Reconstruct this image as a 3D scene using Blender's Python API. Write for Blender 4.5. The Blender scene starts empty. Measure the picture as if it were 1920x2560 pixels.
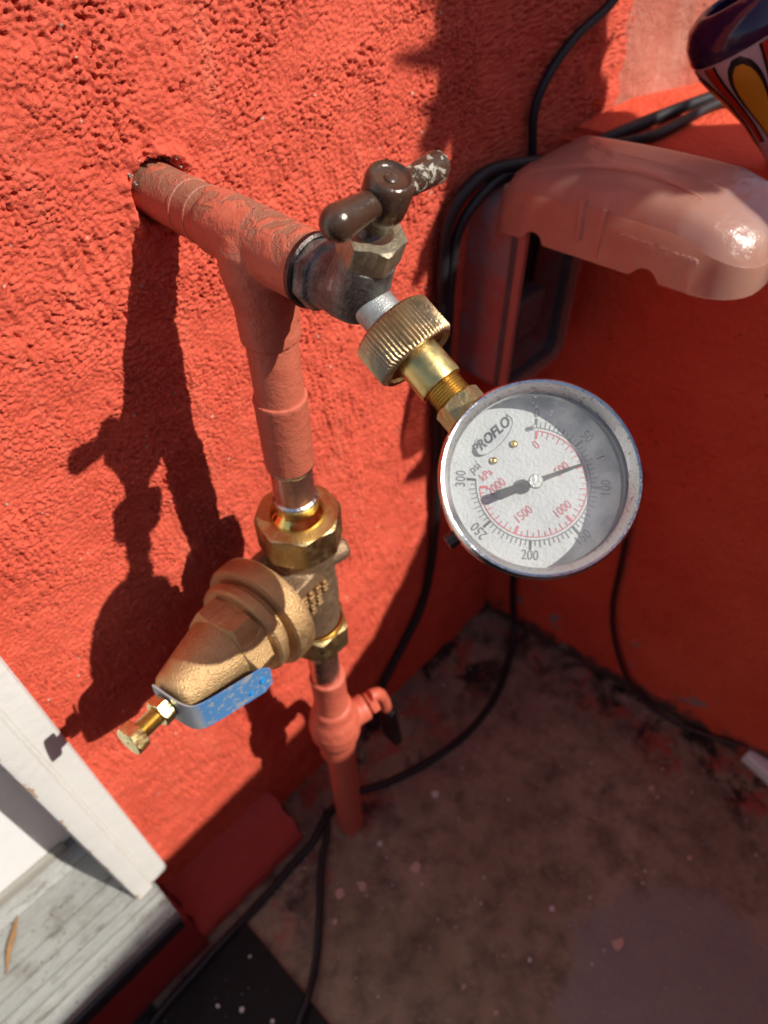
import bpy, bmesh, math, random
import numpy as np
from mathutils import Vector, Matrix

scene = bpy.context.scene
COL = scene.collection
R = math.radians
random.seed(7)

# ------------------------------------------------------------------ camera
CAM_R = np.array([[.68881968, -.54325921, .47999676],
                  [-.72485724, -.5065879, .46685188],
                  [-.01046103, -.66950588, -.74273309]])
cam_d = bpy.data.cameras.new('camera')
cam = bpy.data.objects.new('camera', cam_d)
COL.objects.link(cam)
m = Matrix.Identity(4)
for i in range(3):
    m[i][0] = CAM_R[i][0]
    m[i][1] = -CAM_R[i][1]
    m[i][2] = -CAM_R[i][2]
m[0][3], m[1][3], m[2][3] = -.1724, -.3147, .1485
cam.matrix_world = m
cam_d.sensor_fit = 'HORIZONTAL'
cam_d.sensor_width = 27.0
cam_d.lens = 1775 / 1920 * 27.0
cam_d.clip_start = .01
cam_d.clip_end = 200
cam_d.dof.use_dof = True
cam_d.dof.focus_distance = .295
cam_d.dof.aperture_fstop = 9.0
scene.camera = cam

# ------------------------------------------------------------------ light
SUN = Vector((.264, -.666, .699)).normalized()          # towards the sun
world = bpy.data.worlds.new('World')
scene.world = world
world.use_nodes = True
wn = world.node_tree.nodes
sky = wn.new('ShaderNodeTexSky')
sky.sky_type = 'NISHITA'
sky.sun_disc = False
sky.sun_elevation = math.asin(SUN.z)
sky.sun_rotation = math.atan2(SUN.x, SUN.y)
wn['Background'].inputs['Strength'].default_value = .100
world.node_tree.links.new(sky.outputs[0], wn['Background'].inputs['Color'])
sd = bpy.data.lights.new('sun', 'SUN')
sd.energy = 4.6
sd.angle = R(.53)
sd.color = (1, .955, .88)
so = bpy.data.objects.new('sun', sd)
COL.objects.link(so)
so.rotation_euler = SUN.to_track_quat('Z', 'Y').to_euler()
so.location = (1, -2, 3)

vs = scene.view_settings
vs.view_transform = 'Standard'
vs.look = 'None'
vs.gamma = 1
vs.use_curve_mapping = False
vs.exposure = .30
scene.cycles.max_bounces = 10
scene.cycles.transparent_max_bounces = 12
scene.cycles.caustics_reflective = False
scene.cycles.caustics_refractive = False
scene.cycles.sample_clamp_indirect = 6.0

# ------------------------------------------------------------------ materials
class NT:
    def __init__(s, name):
        s.mat = bpy.data.materials.new(name)
        s.mat.use_nodes = True
        s.t = s.mat.node_tree
        s.n = s.t.nodes
        s.b = s.n['Principled BSDF']
        s.out = s.n['Material Output']
        s.co = s.n.new('ShaderNodeTexCoord').outputs['Object']
    def link(s, a, b):
        s.t.links.new(a, b)
    def noise(s, scale, detail=4, rough=.55, stretch=None, dist=0.):
        v = s.co
        if stretch:
            mp = s.n.new('ShaderNodeMapping')
            mp.inputs['Scale'].default_value = stretch
            s.link(v, mp.inputs['Vector'])
            v = mp.outputs[0]
        x = s.n.new('ShaderNodeTexNoise')
        x.inputs['Scale'].default_value = scale
        x.inputs['Detail'].default_value = detail
        x.inputs['Roughness'].default_value = rough
        x.inputs['Distortion'].default_value = dist
        s.link(v, x.inputs['Vector'])
        return x.outputs['Fac']
    def voro(s, scale, feat='F1', out='Distance', stretch=None):
        v = s.co
        if stretch:
            mp = s.n.new('ShaderNodeMapping')
            mp.inputs['Scale'].default_value = stretch
            s.link(v, mp.inputs['Vector'])
            v = mp.outputs[0]
        x = s.n.new('ShaderNodeTexVoronoi')
        x.feature = feat
        x.inputs['Scale'].default_value = scale
        s.link(v, x.inputs['Vector'])
        return x.outputs[out]
    def ramp(s, fac, a, b, ca=(0, 0, 0), cb=(1, 1, 1)):
        r = s.n.new('ShaderNodeValToRGB')
        e = r.color_ramp.elements
        e[0].position, e[1].position = a, b
        e[0].color = (*ca, 1)
        e[1].color = (*cb, 1)
        s.link(fac, r.inputs[0])
        return r.outputs[0]
    def span(s, v, a, b):
        x = s.n.new('ShaderNodeMapRange')
        x.interpolation_type = 'SMOOTHSTEP'
        x.inputs['From Min'].default_value, x.inputs['From Max'].default_value = min(a, b), max(a, b)
        if a > b:
            x.inputs['To Min'].default_value, x.inputs['To Max'].default_value = 1., 0.
        s.link(v, x.inputs['Value'])
        return x.outputs[0]
    def mix(s, fac, a, b, mode='MIX'):
        x = s.n.new('ShaderNodeMix')
        x.data_type = 'RGBA'
        x.blend_type = mode
        for sock, v in ((x.inputs[0], fac), (x.inputs[6], a), (x.inputs[7], b)):
            if hasattr(v, 'is_output'):
                s.link(v, sock)
            elif isinstance(v, (int, float)):
                sock.default_value = v
            else:
                sock.default_value = (*v, 1)
        return x.outputs[2]
    def math(s, op, a, b=0.):
        x = s.n.new('ShaderNodeMath')
        x.operation = op
        for sock, v in ((x.inputs[0], a), (x.inputs[1], b)):
            if hasattr(v, 'is_output'):
                s.link(v, sock)
            else:
                sock.default_value = v
        return x.outputs[0]
    def axis(s, i):
        x = s.n.new('ShaderNodeSeparateXYZ')
        s.link(s.co, x.inputs[0])
        return x.outputs[i]
    def sheen(s, f0=.04):
        lw = s.n.new('ShaderNodeLayerWeight')
        lw.inputs[0].default_value = .5
        p = s.math('POWER', lw.outputs['Facing'], 4.)
        return s.math('ADD', s.math('MULTIPLY', p, .9), f0)
    def rgb(s, c):
        x = s.n.new('ShaderNodeRGB')
        x.outputs[0].default_value = (*c, 1)
        return x.outputs[0]
    def set(s, **k):
        names = dict(color='Base Color', rough='Roughness', metal='Metallic', spec='Specular IOR Level', coat='Coat Weight', trans='Transmission Weight', ior='IOR', sss='Subsurface Weight')
        for a, v in k.items():
            sock = s.b.inputs[names[a]]
            if hasattr(v, 'is_output'):
                s.link(v, sock)
            elif a == 'color':
                sock.default_value = (*v, 1)
            else:
                sock.default_value = v
    def bump(s, h, dist, strength=1.):
        x = s.n.new('ShaderNodeBump')
        x.inputs['Distance'].default_value = dist
        x.inputs['Strength'].default_value = strength
        s.link(h, x.inputs['Height'])
        prev = s.b.inputs['Normal']
        if prev.is_linked:
            s.link(prev.links[0].from_socket, x.inputs['Normal'])
        s.link(x.outputs[0], prev)


def plain(name, color, rough=.5, metal=0., spec=.5, var=.12, scale=60, bump=0., bscale=300):
    t = NT(name)
    c2 = tuple(max(0, c * (1 - 2.2 * var)) for c in color)
    c1 = tuple(min(1, c * (1 + var)) for c in color)
    t.set(color=t.mix(t.noise(scale, 5), c2, c1), metal=metal, spec=spec)
    t.set(rough=t.ramp(t.noise(scale * 2.3, 4), .3, .7, (max(0, rough - .1),) * 3, (min(1, rough + .12),) * 3))
    if bump:
        t.bump(t.noise(bscale, 4), bump)
    return t.mat


RED = (.70, .097, .051)

def stucco_material(name, base, bump1=.0012, speck=True):
    t = NT(name)
    lo = tuple(c * .80 for c in base)
    hi = (min(.9, base[0] * 1.07), base[1] * 1.32, base[2] * 1.35)
    c = t.mix(t.ramp(t.noise(14, 6, .6), .3, .72), lo, hi)
    c = t.mix(t.ramp(t.noise(160, 3), .35, .8), c, tuple(x * .86 for x in base))
    dr_ = t.ramp(t.noise(26, 5, .6, (1.6, 1, .22)), .56, .74)
    c = t.mix(t.math('MULTIPLY', dr_, .45), c, (min(.9, base[0] * 1.1), base[1] * 1.9, base[2] * 2.1))
    if speck:                               # sand grains that lost their paint
        v = t.voro(95)
        g = t.math('LESS_THAN', v, .085)
        g = t.math('MULTIPLY', g, t.ramp(t.noise(31, 2), .53, .57))
        c = t.mix(g, c, (.55, .47, .36))
    t.set(color=c, rough=.72, spec=.32)
    t.bump(t.noise(480, 5, .65), bump1)
    t.bump(t.noise(1300, 3, .6), bump1 * .35)
    return t.mat

M = {}
M['stucco'] = stucco_material('red_stucco', RED, .0011)
# upper wall: sunlight's brightness put into a paler colour
M['stucco_sun_pale'] = stucco_material('sun_pale_stucco', (.88, .27, .18), .003)

def low_wall_mat():
    t = NT('red_wall_paint')
    c = t.mix(t.ramp(t.noise(9, 6, .6), .3, .7), (.70, .072, .028), (.82, .115, .050))
    # splashed dirt and lost paint along the foot of the wall
    z = t.axis(2)
    foot = t.math('ADD', z, t.math('MULTIPLY', t.noise(26, 6, .7), .11))
    c = t.mix(t.span(foot, -.665, -.640), (.075, .045, .035), c)
    pt = t.math('MULTIPLY', t.ramp(t.noise(21, 4, .6), .60, .66), t.span(z, -.60, -.66))
    c = t.mix(pt, c, (.25, .22, .19))
    v = t.math('LESS_THAN', t.voro(58), .07)
    c = t.mix(v, c, (.22, .018, .010))
    t.set(color=c, rough=.62, spec=.35)
    t.bump(t.noise(150, 6, .65), .0040)
    t.bump(t.noise(18, 3), .008, .7)
    return t.mat
M['low_wall'] = low_wall_mat()

def floor_mat():
    t = NT('patio_concrete')
    c = t.mix(t.ramp(t.noise(7, 8, .65), .3, .7), (.20, .140, .088), (.37, .285, .19))
    c = t.mix(t.ramp(t.noise(34, 7, .7), .42, .70), c, (.11, .076, .055))
    # red overspray near the walls' foot, in blotches
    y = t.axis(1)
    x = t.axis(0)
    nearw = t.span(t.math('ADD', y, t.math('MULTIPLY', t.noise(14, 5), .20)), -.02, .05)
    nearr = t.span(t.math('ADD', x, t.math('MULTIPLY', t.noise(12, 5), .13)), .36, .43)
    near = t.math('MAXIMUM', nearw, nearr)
    blot = t.ramp(t.noise(24, 5, .65), .50, .60)
    c = t.mix(t.math('MULTIPLY', t.math('MULTIPLY', near, blot), .75), c, (.36, .045, .028))
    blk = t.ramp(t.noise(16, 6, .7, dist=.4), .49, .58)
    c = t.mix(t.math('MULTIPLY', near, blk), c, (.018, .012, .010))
    # damp bluish stain and pale grains
    st = t.n.new('ShaderNodeVectorMath'); st.operation = 'DISTANCE'
    t.link(t.co, st.inputs[0]); st.inputs[1].default_value = (.10, -.47, -.73)
    stain = t.ramp(t.math('ADD', st.outputs['Value'], t.math('MULTIPLY', t.noise(25, 4), .07)), .175, .16, (0, 0, 0), (1, 1, 1))
    stain = t.math('SUBTRACT', 1., t.ramp(t.math('ADD', st.outputs['Value'], t.math('MULTIPLY', t.noise(25, 4), .07)), .155, .175))
    c = t.mix(t.math('MULTIPLY', stain, .8), c, (.27, .225, .205))
    g = t.math('LESS_THAN', t.voro(150), .12)
    g = t.math('MULTIPLY', g, t.ramp(t.noise(50, 2), .52, .58))
    c = t.mix(g, c, (.42, .36, .31))
    t.set(color=c, spec=.4)
    t.set(rough=t.ramp(t.noise(22, 4), .3, .7, (.55,) * 3, (.85,) * 3))
    t.bump(t.noise(190, 6, .7), .002)
    return t.mat
M['floor'] = floor_mat()

def pipe_paint(name, wear=.58, top=True, base=(.53, .108, .060)):
    """red paint over copper, worn off in patches to dull bronze"""
    t = NT(name)
    c = t.mix(t.noise(70, 5), tuple(x * .80 for x in base), (base[0] * 1.05, base[1] * 1.5, base[2] * 1.6))
    n = t.noise(62, 6, .62, dist=.5)
    w = t.math('MULTIPLY', t.ramp(n, wear - .03, wear + .03), t.ramp(t.noise(300, 4, .7), .25, .48))
    if top:
        geo = t.n.new('ShaderNodeNewGeometry')
        sp = t.n.new('ShaderNodeSeparateXYZ')
        t.link(geo.outputs['Normal'], sp.inputs[0])
        w = t.math('MULTIPLY', w, t.ramp(sp.outputs[2], .2, .75))
    c = t.mix(t.math('MULTIPLY', w, .72), c, t.mix(t.noise(240, 3), (.13, .085, .05), (.28, .17, .11)))
    d = t.ramp(t.noise(330, 3), .69, .72)
    c = t.mix(d, c, (.16, .05, .035))
    t.set(color=c, rough=.46, spec=.5)
    h = t.math('SUBTRACT', t.noise(120, 4), t.math('MULTIPLY', w, .35))
    t.bump(h, .0012)
    t.bump(t.noise(700, 3), .0003)
    return t.mat
M['pipe_worn'] = pipe_paint('worn_red_pipe_paint', .47)
M['pipe_red'] = pipe_paint('red_pipe_paint', .74, False)
M['pipe_low'] = pipe_paint('low_pipe_paint', .66, True, (.58, .10, .055))

def metal(name, a, b, rough=.35, scale=90, bump=.0004, bscale=500, metal=1., stretch=None):
    t = NT(name)
    t.set(color=t.mix(t.noise(scale, 6, .6, stretch), a, b), metal=metal)
    t.set(rough=t.ramp(t.noise(scale * 1.7, 5), .3, .7, (max(.05, rough - .10),) * 3, (rough + .14,) * 3))
    if bump:
        t.bump(t.noise(bscale, 4), bump)
    return t.mat
M['bronze'] = metal('cast_bronze', (.47, .285, .125), (.66, .44, .215), .46, 120, .0009, 900, .85)
M['bronze_dark'] = metal('dark_cast_bronze', (.26, .17, .10), (.44, .31, .19), .48, 110, .0008, 800, .8)
M['brass_nut'] = metal('brass_nut', (.40, .29, .125), (.60, .46, .22), .40, 90, .0004, 500)
M['brass'] = metal('brass', (.52, .38, .14), (.72, .55, .24), .32, 120, .00006, 900, 1., (1, 1, 1))
M['brass_old'] = metal('old_brass', (.30, .205, .11), (.54, .39, .22), .40, 150, .0003, 700)
M['gold'] = metal('gold_tailpiece', (.85, .52, .12), (.95, .70, .26), .16, 60, 0)
M['zinc'] = metal('yellow_zinc', (.70, .56, .20), (.88, .79, .44), .30, 110, .00005, 500)
M['solder'] = metal('solder', (.55, .55, .54), (.80, .80, .80), .25, 200, .0006, 400)
M['dark_metal'] = metal('dark_collar', (.05, .045, .045), (.12, .10, .09), .42, 100, .0005)
M['copper'] = metal('bare_copper', (.52, .25, .18), (.80, .48, .38), .26, 40, .0003, 300, .95, (2, 2, 14))

def faucet_mat():
    t = NT('oxidised_faucet')
    c = t.mix(t.ramp(t.noise(75, 6, .65), .35, .68), (.060, .050, .044), (.25, .235, .21))
    c = t.mix(t.ramp(t.noise(40, 4), .58, .70), c, (.34, .16, .12))
    c = t.mix(t.ramp(t.noise(95, 4), .66, .74), c, (.36, .43, .41))
    t.set(color=c, metal=.55)
    t.set(rough=t.ramp(t.noise(130, 4), .3, .7, (.34,) * 3, (.60,) * 3))
    t.bump(t.noise(700, 4), .0007)
    t.bump(t.noise(60, 4), .0015, .7)
    return t.mat
M['faucet'] = faucet_mat()

def spout_mat():
    t = NT('grey_spout')
    c = t.mix(t.ramp(t.noise(130, 6, .65), .3, .7), (.30, .29, .26), (.50, .53, .52))
    c = t.mix(t.ramp(t.noise(70, 3), .62, .72), c, (.45, .33, .12))
    t.set(color=c, metal=.7, rough=.42)
    t.bump(t.noise(1500, 4), .0003)
    return t.mat
M['spout'] = spout_mat()

def handle_mat(name, flecks):
    t = NT(name)
    c = t.mix(t.noise(110, 5), (.036, .020, .013), (.10, .058, .036))
    if flecks:
        w = t.ramp(t.noise(230, 5, .65, dist=.6), .535, .56)
        c = t.mix(w, c, t.mix(t.noise(300, 3), (.34, .31, .24), (.60, .57, .46)))
        t.bump(w, .0007)
    sc = t.ramp(t.noise(260, 4, .6, (1, 6, 6)), .67, .72)
    c = t.mix(sc, c, (.30, .25, .19))
    t.set(color=c, metal=.2, spec=.6)
    t.set(rough=t.ramp(t.noise(170, 4), .35, .7, (.16,) * 3, (.34,) * 3))
    t.bump(t.noise(600, 3), .0002)
    return t.mat
M['handle'] = handle_mat('dark_handle', False)
M['handle_flecked'] = handle_mat('flecked_handle', True)
M['bonnet'] = metal('dull_bonnet', (.22, .18, .115), (.42, .37, .26), .46, 160, .00025, 1200, .8)

def chrome_mat():
    t = NT('speckled_chrome')
    t.set(color=t.mix(t.ramp(t.noise(900, 3), .60, .68), (.62, .62, .62), (.26, .21, .17)), metal=1.)
    t.set(rough=t.ramp(t.noise(500, 4), .4, .75, (.05,) * 3, (.24,) * 3))
    t.bump(t.noise(1500, 3), .00012)
    t.bump(t.noise(140, 3), .0003, .5)
    return t.mat
M['chrome'] = chrome_mat()
M['case'] = metal('steel_case', (.55, .55, .55), (.75, .75, .75), .24, 60, .0003, 300)

def dial_mat():
    t = NT('dial_paint')
    t.set(color=t.mix(t.noise(420, 4), (.46, .475, .47), (.56, .565, .555)), rough=.6, spec=.3)
    t.bump(t.noise(800, 4), .0004)
    return t.mat
M['dial'] = dial_mat()
M['ink'] = plain('black_ink', (.085, .085, .09), .6, var=.2, scale=500)
M['ink_grey'] = plain('grey_ink', (.16, .16, .165), .6, var=.2, scale=500)
M['ink_red'] = plain('red_ink', (.58, .12, .14), .6, var=.15, scale=500)
M['needle'] = plain('needle_black', (.022, .022, .024), .45, var=.3, scale=300)
M['needle_hub'] = metal('needle_hub', (.34, .36, .34), (.52, .54, .50), .4, 300, .0004, 900, .6)

def glass_mat():
    """dusty clear lens: see-through with a sheen and settled dust"""
    t = NT('gauge_lens')
    t.n.remove(t.b)
    tr = t.n.new('ShaderNodeBsdfTransparent'); tr.inputs[0].default_value = (.97, .98, .975, 1)
    gl = t.n.new('ShaderNodeBsdfGlossy'); gl.inputs['Roughness'].default_value = .06
    fr = t.sheen(.035)
    m1 = t.n.new('ShaderNodeMixShader')
    t.link(fr, m1.inputs[0]); t.link(tr.outputs[0], m1.inputs[1]); t.link(gl.outputs[0], m1.inputs[2])
    df = t.n.new('ShaderNodeBsdfDiffuse'); df.inputs[0].default_value = (.62, .64, .62, 1)
    fine = t.math('MULTIPLY', t.ramp(t.noise(90, 5), .2, .8), .25)
    spk = t.math('MULTIPLY', t.math('LESS_THAN', t.voro(520), .10), t.ramp(t.noise(75, 3), .5, .62))
    fac = t.math('ADD', fine, t.math('MULTIPLY', spk, .75))
    m2 = t.n.new('ShaderNodeMixShader')
    t.link(fac, m2.inputs[0]); t.link(m1.outputs[0], m2.inputs[1]); t.link(df.outputs[0], m2.inputs[2])
    t.link(m2.outputs[0], t.out.inputs[0])
    return t.mat
M['lens'] = glass_mat()

def lid_mat():
    """cloudy weathered clear plastic with peach tint and whitish glare put into its colour"""
    t = NT('cloudy_plastic')
    t.n.remove(t.b)
    n = t.noise(16, 5)
    col = t.mix(t.ramp(n, .35, .7), (.84, .47, .33), (.92, .72, .60))  # the paler tone carries the whitish glare
    df = t.n.new('ShaderNodeBsdfDiffuse'); t.link(col, df.inputs[0])
    tl = t.n.new('ShaderNodeBsdfTranslucent'); t.link(col, tl.inputs[0])
    tr = t.n.new('ShaderNodeBsdfTransparent'); tr.inputs[0].default_value = (.95, .86, .83, 1)
    gl = t.n.new('ShaderNodeBsdfGlossy'); gl.inputs['Roughness'].default_value = .34
    bp = t.n.new('ShaderNodeBump'); bp.inputs['Distance'].default_value = .003
    t.link(t.noise(60, 4), bp.inputs['Height']); t.link(bp.outputs[0], gl.inputs['Normal'])
    fr = t.sheen(.04)
    def mx(f, a, b):
        x = t.n.new('ShaderNodeMixShader')
        if hasattr(f, 'is_output'): t.link(f, x.inputs[0])
        else: x.inputs[0].default_value = f
        t.link(a, x.inputs[1]); t.link(b, x.inputs[2])
        return x.outputs[0]
    a = mx(.5, df.outputs[0], tl.outputs[0])
    a = mx(.52, a, tr.outputs[0])
    a = mx(t.sheen(.07), a, gl.outputs[0])
    t.link(a, t.out.inputs[0])
    return t.mat
M['lid'] = lid_mat()
M['lid_text'] = plain('pale_raised_plastic', (.80, .62, .52), .4, var=.05)

def box_mat():
    t = NT('painted_plastic')
    c = t.mix(t.ramp(t.noise(38, 6, .65), .42, .66), (.40, .10, .075), (.26, .20, .20))
    t.set(color=c, rough=.5)
    t.bump(t.noise(240, 4), .0012)
    return t.mat
M['box'] = box_mat()
M['box_grey'] = plain('grey_plastic', (.10, .095, .10), .5, var=.2)
M['box_pink'] = plain('pink_plastic_edge', (.42, .16, .12), .5, var=.15)
M['box_black'] = plain('outlet_black', (.018, .017, .018), .5, var=.2)
M['cable'] = plain('black_cable', (.009, .008, .010), .58, var=.2, scale=200)
M['cable_brown'] = plain('dark_red_cable', (.040, .010, .010), .5, var=.2, scale=200)
M['white_plastic'] = plain('white_plastic', (.72, .70, .68), .4, var=.06)

def trim_mat():
    t = NT('white_trim_paint')
    c = t.mix(t.noise(22, 6), (.60, .595, .55), (.72, .715, .675))
    x = t.axis(0)
    edge = t.math('ADD', t.math('ADD', x, .0188), t.math('MULTIPLY', t.math('SUBTRACT', t.noise(30, 7, .7), .47), .040))
    chip = t.span(edge, .0005, -.0007)
    c = t.mix(chip, c, t.mix(t.noise(90, 4), (.36, .22, .13), (.55, .40, .28)))
    spk = t.math('MULTIPLY', t.math('LESS_THAN', t.voro(130), .10), t.ramp(t.noise(30, 2), .6, .64))
    c = t.mix(spk, c, (.30, .20, .14))
    t.set(color=c, rough=.42, spec=.5)
    t.bump(t.noise(120, 4), .0005)
    return t.mat
M['trim'] = trim_mat()
M['sweep'] = plain('sweep_vinyl', (.30, .28, .24), .6)
M['door'] = plain('white_door_paint', (.80, .80, .78), .4, var=.04, scale=20, bump=.0006, bscale=80)

def alu_mat():
    t = NT('weathered_aluminium')
    c = t.mix(t.noise(30, 6, .6, (1, 6, 6)), (.24, .24, .215), (.40, .40, .37))
    dirt = t.ramp(t.noise(26, 7, .7), .50, .72)
    c = t.mix(dirt, c, (.20, .185, .16))
    fl = t.math('MULTIPLY', t.math('LESS_THAN', t.voro(170), .16), t.ramp(t.noise(35, 3), .48, .54))
    c = t.mix(fl, c, (.10, .08, .06))
    sm = t.ramp(t.noise(60, 6, .7, (.6, 2, 2)), .56, .66)
    c = t.mix(t.math('MULTIPLY', sm, .7), c, (.13, .115, .095))
    t.set(color=c, metal=.35, rough=.55)
    t.bump(t.noise(200, 4, .6, (1, 5, 5)), .0008)
    return t.mat
M['alu'] = alu_mat()
M['rubber'] = plain('rubber_strip', (.02, .02, .024), .6, var=.2)
M['curb'] = stucco_material('curb_paint', (.52, .070, .055), .0015, False)
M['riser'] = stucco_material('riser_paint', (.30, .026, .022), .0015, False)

def sheet_mat():
    t = NT('speckled_black_sheet')
    c = t.mix(t.noise(120, 5), (.007, .007, .007), (.022, .020, .019))
    g = t.math('LESS_THAN', t.voro(190), .11)
    g = t.math('MULTIPLY', g, t.ramp(t.noise(60, 2), .58, .62))
    c = t.mix(g, c, (.40, .38, .36))
    t.set(color=c, rough=.8, spec=.3)
    t.bump(t.noise(420, 4), .002)
    return t.mat
M['doormat'] = sheet_mat()
M['flake'] = plain('pale_flake', (.56, .36, .30), .7, var=.15, scale=120)
M['flake_white'] = plain('white_flake', (.62, .58, .54), .7, var=.15, scale=120)
M['leaf_dry'] = plain('dry_leaf', (.30, .15, .05), .6, var=.2, scale=150)
M['plaster'] = plain('broken_plaster', (.50, .44, .36), .85, var=.25, scale=300, bump=.001, bscale=600)
M['stone'] = plain('grey_stucco', (.42, .10, .065), .8, var=.15, scale=12, bump=.002, bscale=200)
M['terracotta'] = plain('terracotta', (.42, .17, .09), .7, var=.12, scale=30)
M['leaf'] = plain('agave_leaf', (.085, .14, .075), .5, var=.25, scale=20)
M['stem_bark'] = plain('stem_bark', (.10, .07, .045), .8, var=.2)
M['soil'] = plain('soil', (.05, .035, .025), .9, var=.3, scale=80, bump=.004, bscale=120)
M['valve_black'] = plain('black_lever_grip', (.012, .012, .016), .45, var=.2)

def tag_mat():
    t = NT('printed_tag')
    c = t.mix(t.noise(60, 5), (.25, .27, .29), (.38, .40, .41))
    bl = t.ramp(t.noise(330, 2, .5, (1, 3, 1)), .32, .44)
    bl = t.math('MULTIPLY', bl, t.ramp(t.noise(90, 3), .36, .42))
    bl = t.math('MULTIPLY', bl, t.span(t.axis(0), -.118, -.112))
    bl = t.math('MULTIPLY', bl, t.span(t.axis(0), -.058, -.064))
    c = t.mix(t.math('MULTIPLY', bl, .85), c, (.035, .21, .50))
    t.set(color=c, metal=.15, rough=.42)
    return t.mat
M['tag'] = tag_mat()
M['blue'] = plain('blue_ink', (.015, .26, .66), .45, var=.06)

# ------------------------------------------------------------------ mesh helpers
BASE = {}

def frame(o, axis, hint=(0, 0, 1)):
    z = Vector(axis).normalized()
    h = Vector(hint)
    if abs(z.dot(h.normalized())) > .98:
        h = Vector((1, 0, 0)) if abs(z.x) < .9 else Vector((0, 1, 0))
    x = h.cross(z).normalized()
    y = z.cross(x)
    m = Matrix.Identity(4)
    for i in range(3):
        m[i][0], m[i][1], m[i][2], m[i][3] = x[i], y[i], z[i], o[i]
    return m

def lathe(bm, M4, prof, n=40, cap0=True, cap1=True, rf=None, phase=0.):
    rings = []
    for k, (r, h) in enumerate(prof):
        ring = []
        for i in range(n):
            a = 2 * math.pi * i / n + phase
            rr = r if rf is None else rf(r, h, a, k)
            ring.append(bm.verts.new(M4 @ Vector((rr * math.cos(a), rr * math.sin(a), h))))
        rings.append(ring)
    for a, b in zip(rings, rings[1:]):
        for i in range(n):
            j = (i + 1) % n
            bm.faces.new((a[i], a[j], b[j], b[i]))
    if cap0:
        bm.faces.new(list(reversed(rings[0])))
    if cap1:
        bm.faces.new(rings[-1])
    return bm

def nut(bm, M4, flat, h, hole, sides=6, ch=.12, n=10, phase=0., both=True):
    """a chamfered hexagon (or octagon) nut from z=0 to z=h"""
    N = sides * n
    ap = flat / 2
    rc = ap * (1 - .0) * .995
    def rh(a):
        s = 2 * math.pi / sides
        d = ((a - phase) % s) - s / 2
        return ap / math.cos(d)
    rows = []
    t = math.tan(R(30))
    A = [2 * math.pi * i / N for i in range(N)]
    def row(f):
        rows.append([bm.verts.new(M4 @ Vector(f(a))) for a in A])
    row(lambda a: (hole * math.cos(a), hole * math.sin(a), 0))
    row(lambda a: (rc * math.cos(a), rc * math.sin(a), 0))
    row(lambda a: (rh(a) * math.cos(a), rh(a) * math.sin(a), (rh(a) - rc) * t + .0002 if both else .0002))
    row(lambda a: (rh(a) * math.cos(a), rh(a) * math.sin(a), h - (rh(a) - rc) * t - .0002))
    row(lambda a: (rc * math.cos(a), rc * math.sin(a), h))
    row(lambda a: (hole * math.cos(a), hole * math.sin(a), h))
    rows.append(rows[0])
    for a, b in zip(rows, rows[1:]):
        for i in range(N):
            j = (i + 1) % N
            bm.faces.new((a[i], a[j], b[j], b[i]))
    return bm

def box(bm, M4, lo, hi):
    v = [bm.verts.new(M4 @ Vector((x, y, z))) for z in (lo[2], hi[2]) for y in (lo[1], hi[1]) for x in (lo[0], hi[0])]
    for f in ((0, 2, 3, 1), (4, 5, 7, 6), (0, 1, 5, 4), (2, 6, 7, 3), (0, 4, 6, 2), (1, 3, 7, 5)):
        bm.faces.new([v[i] for i in f])
    return bm

def bevel(bm, w, seg=2):
    bmesh.ops.bevel(bm, geom=list(bm.edges), offset=w, segments=seg, affect='EDGES', profile=.6)
    return bm

def prism(bm, pts, a, b, axis=2):
    """extrude polygon pts (u,v) along axis from a to b"""
    def P(u, v, w):
        return {0: (w, u, v), 1: (u, w, v), 2: (u, v, w)}[axis]
    A = [bm.verts.new(P(u, v, a)) for u, v in pts]
    B = [bm.verts.new(P(u, v, b)) for u, v in pts]
    n = len(pts)
    bm.faces.new(A); bm.faces.new(list(reversed(B)))
    for i in range(n):
        j = (i + 1) % n
        bm.faces.new((A[i], B[i], B[j], A[j]))
    bmesh.ops.recalc_face_normals(bm, faces=list(bm.faces))
    return bm

def catmull(pts, per=10):
    p = [Vector(q) for q in pts]
    p = [p[0] * 2 - p[1]] + p + [p[-1] * 2 - p[-2]]
    out = []
    for i in range(1, len(p) - 2):
        for k in range(per):
            t = k / per
            out.append(.5 * ((2 * p[i]) + (-p[i - 1] + p[i + 1]) * t + (2 * p[i - 1] - 5 * p[i] + 4 * p[i + 1] - p[i + 2]) * t * t + (-p[i - 1] + 3 * p[i] - 3 * p[i + 1] + p[i + 2]) * t ** 3))
    out.append(p[-2].copy())
    return out

def tube(bm, pts, r, n=12, per=10, closed_caps=True):
    c = catmull(pts, per)
    prev = None
    rings = []
    up = Vector((.3, .5, .8)).normalized()
    for i, q in enumerate(c):
        d = (c[min(i + 1, len(c) - 1)] - c[max(i - 1, 0)]).normalized()
        up = (up - d * up.dot(d)).normalized()
        s = d.cross(up)
        rr = r(i / (len(c) - 1)) if callable(r) else r
        rings.append([bm.verts.new(q + (up * math.cos(2 * math.pi * k / n) + s * math.sin(2 * math.pi * k / n)) * rr) for k in range(n)])
    for a, b in zip(rings, rings[1:]):
        for i in range(n):
            j = (i + 1) % n
            bm.faces.new((a[i], a[j], b[j], b[i]))
    bm.faces.new(rings[0]); bm.faces.new(list(reversed(rings[-1])))
    bmesh.ops.recalc_face_normals(bm, faces=list(bm.faces))
    return bm

def ball(bm, c, r, sub=3, scale=(1, 1, 1)):
    mm = Matrix.Translation(Vector(c)) @ Matrix.Diagonal((*scale, 1))
    bmesh.ops.create_icosphere(bm, subdivisions=sub, radius=r, matrix=mm)
    return bm

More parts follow.
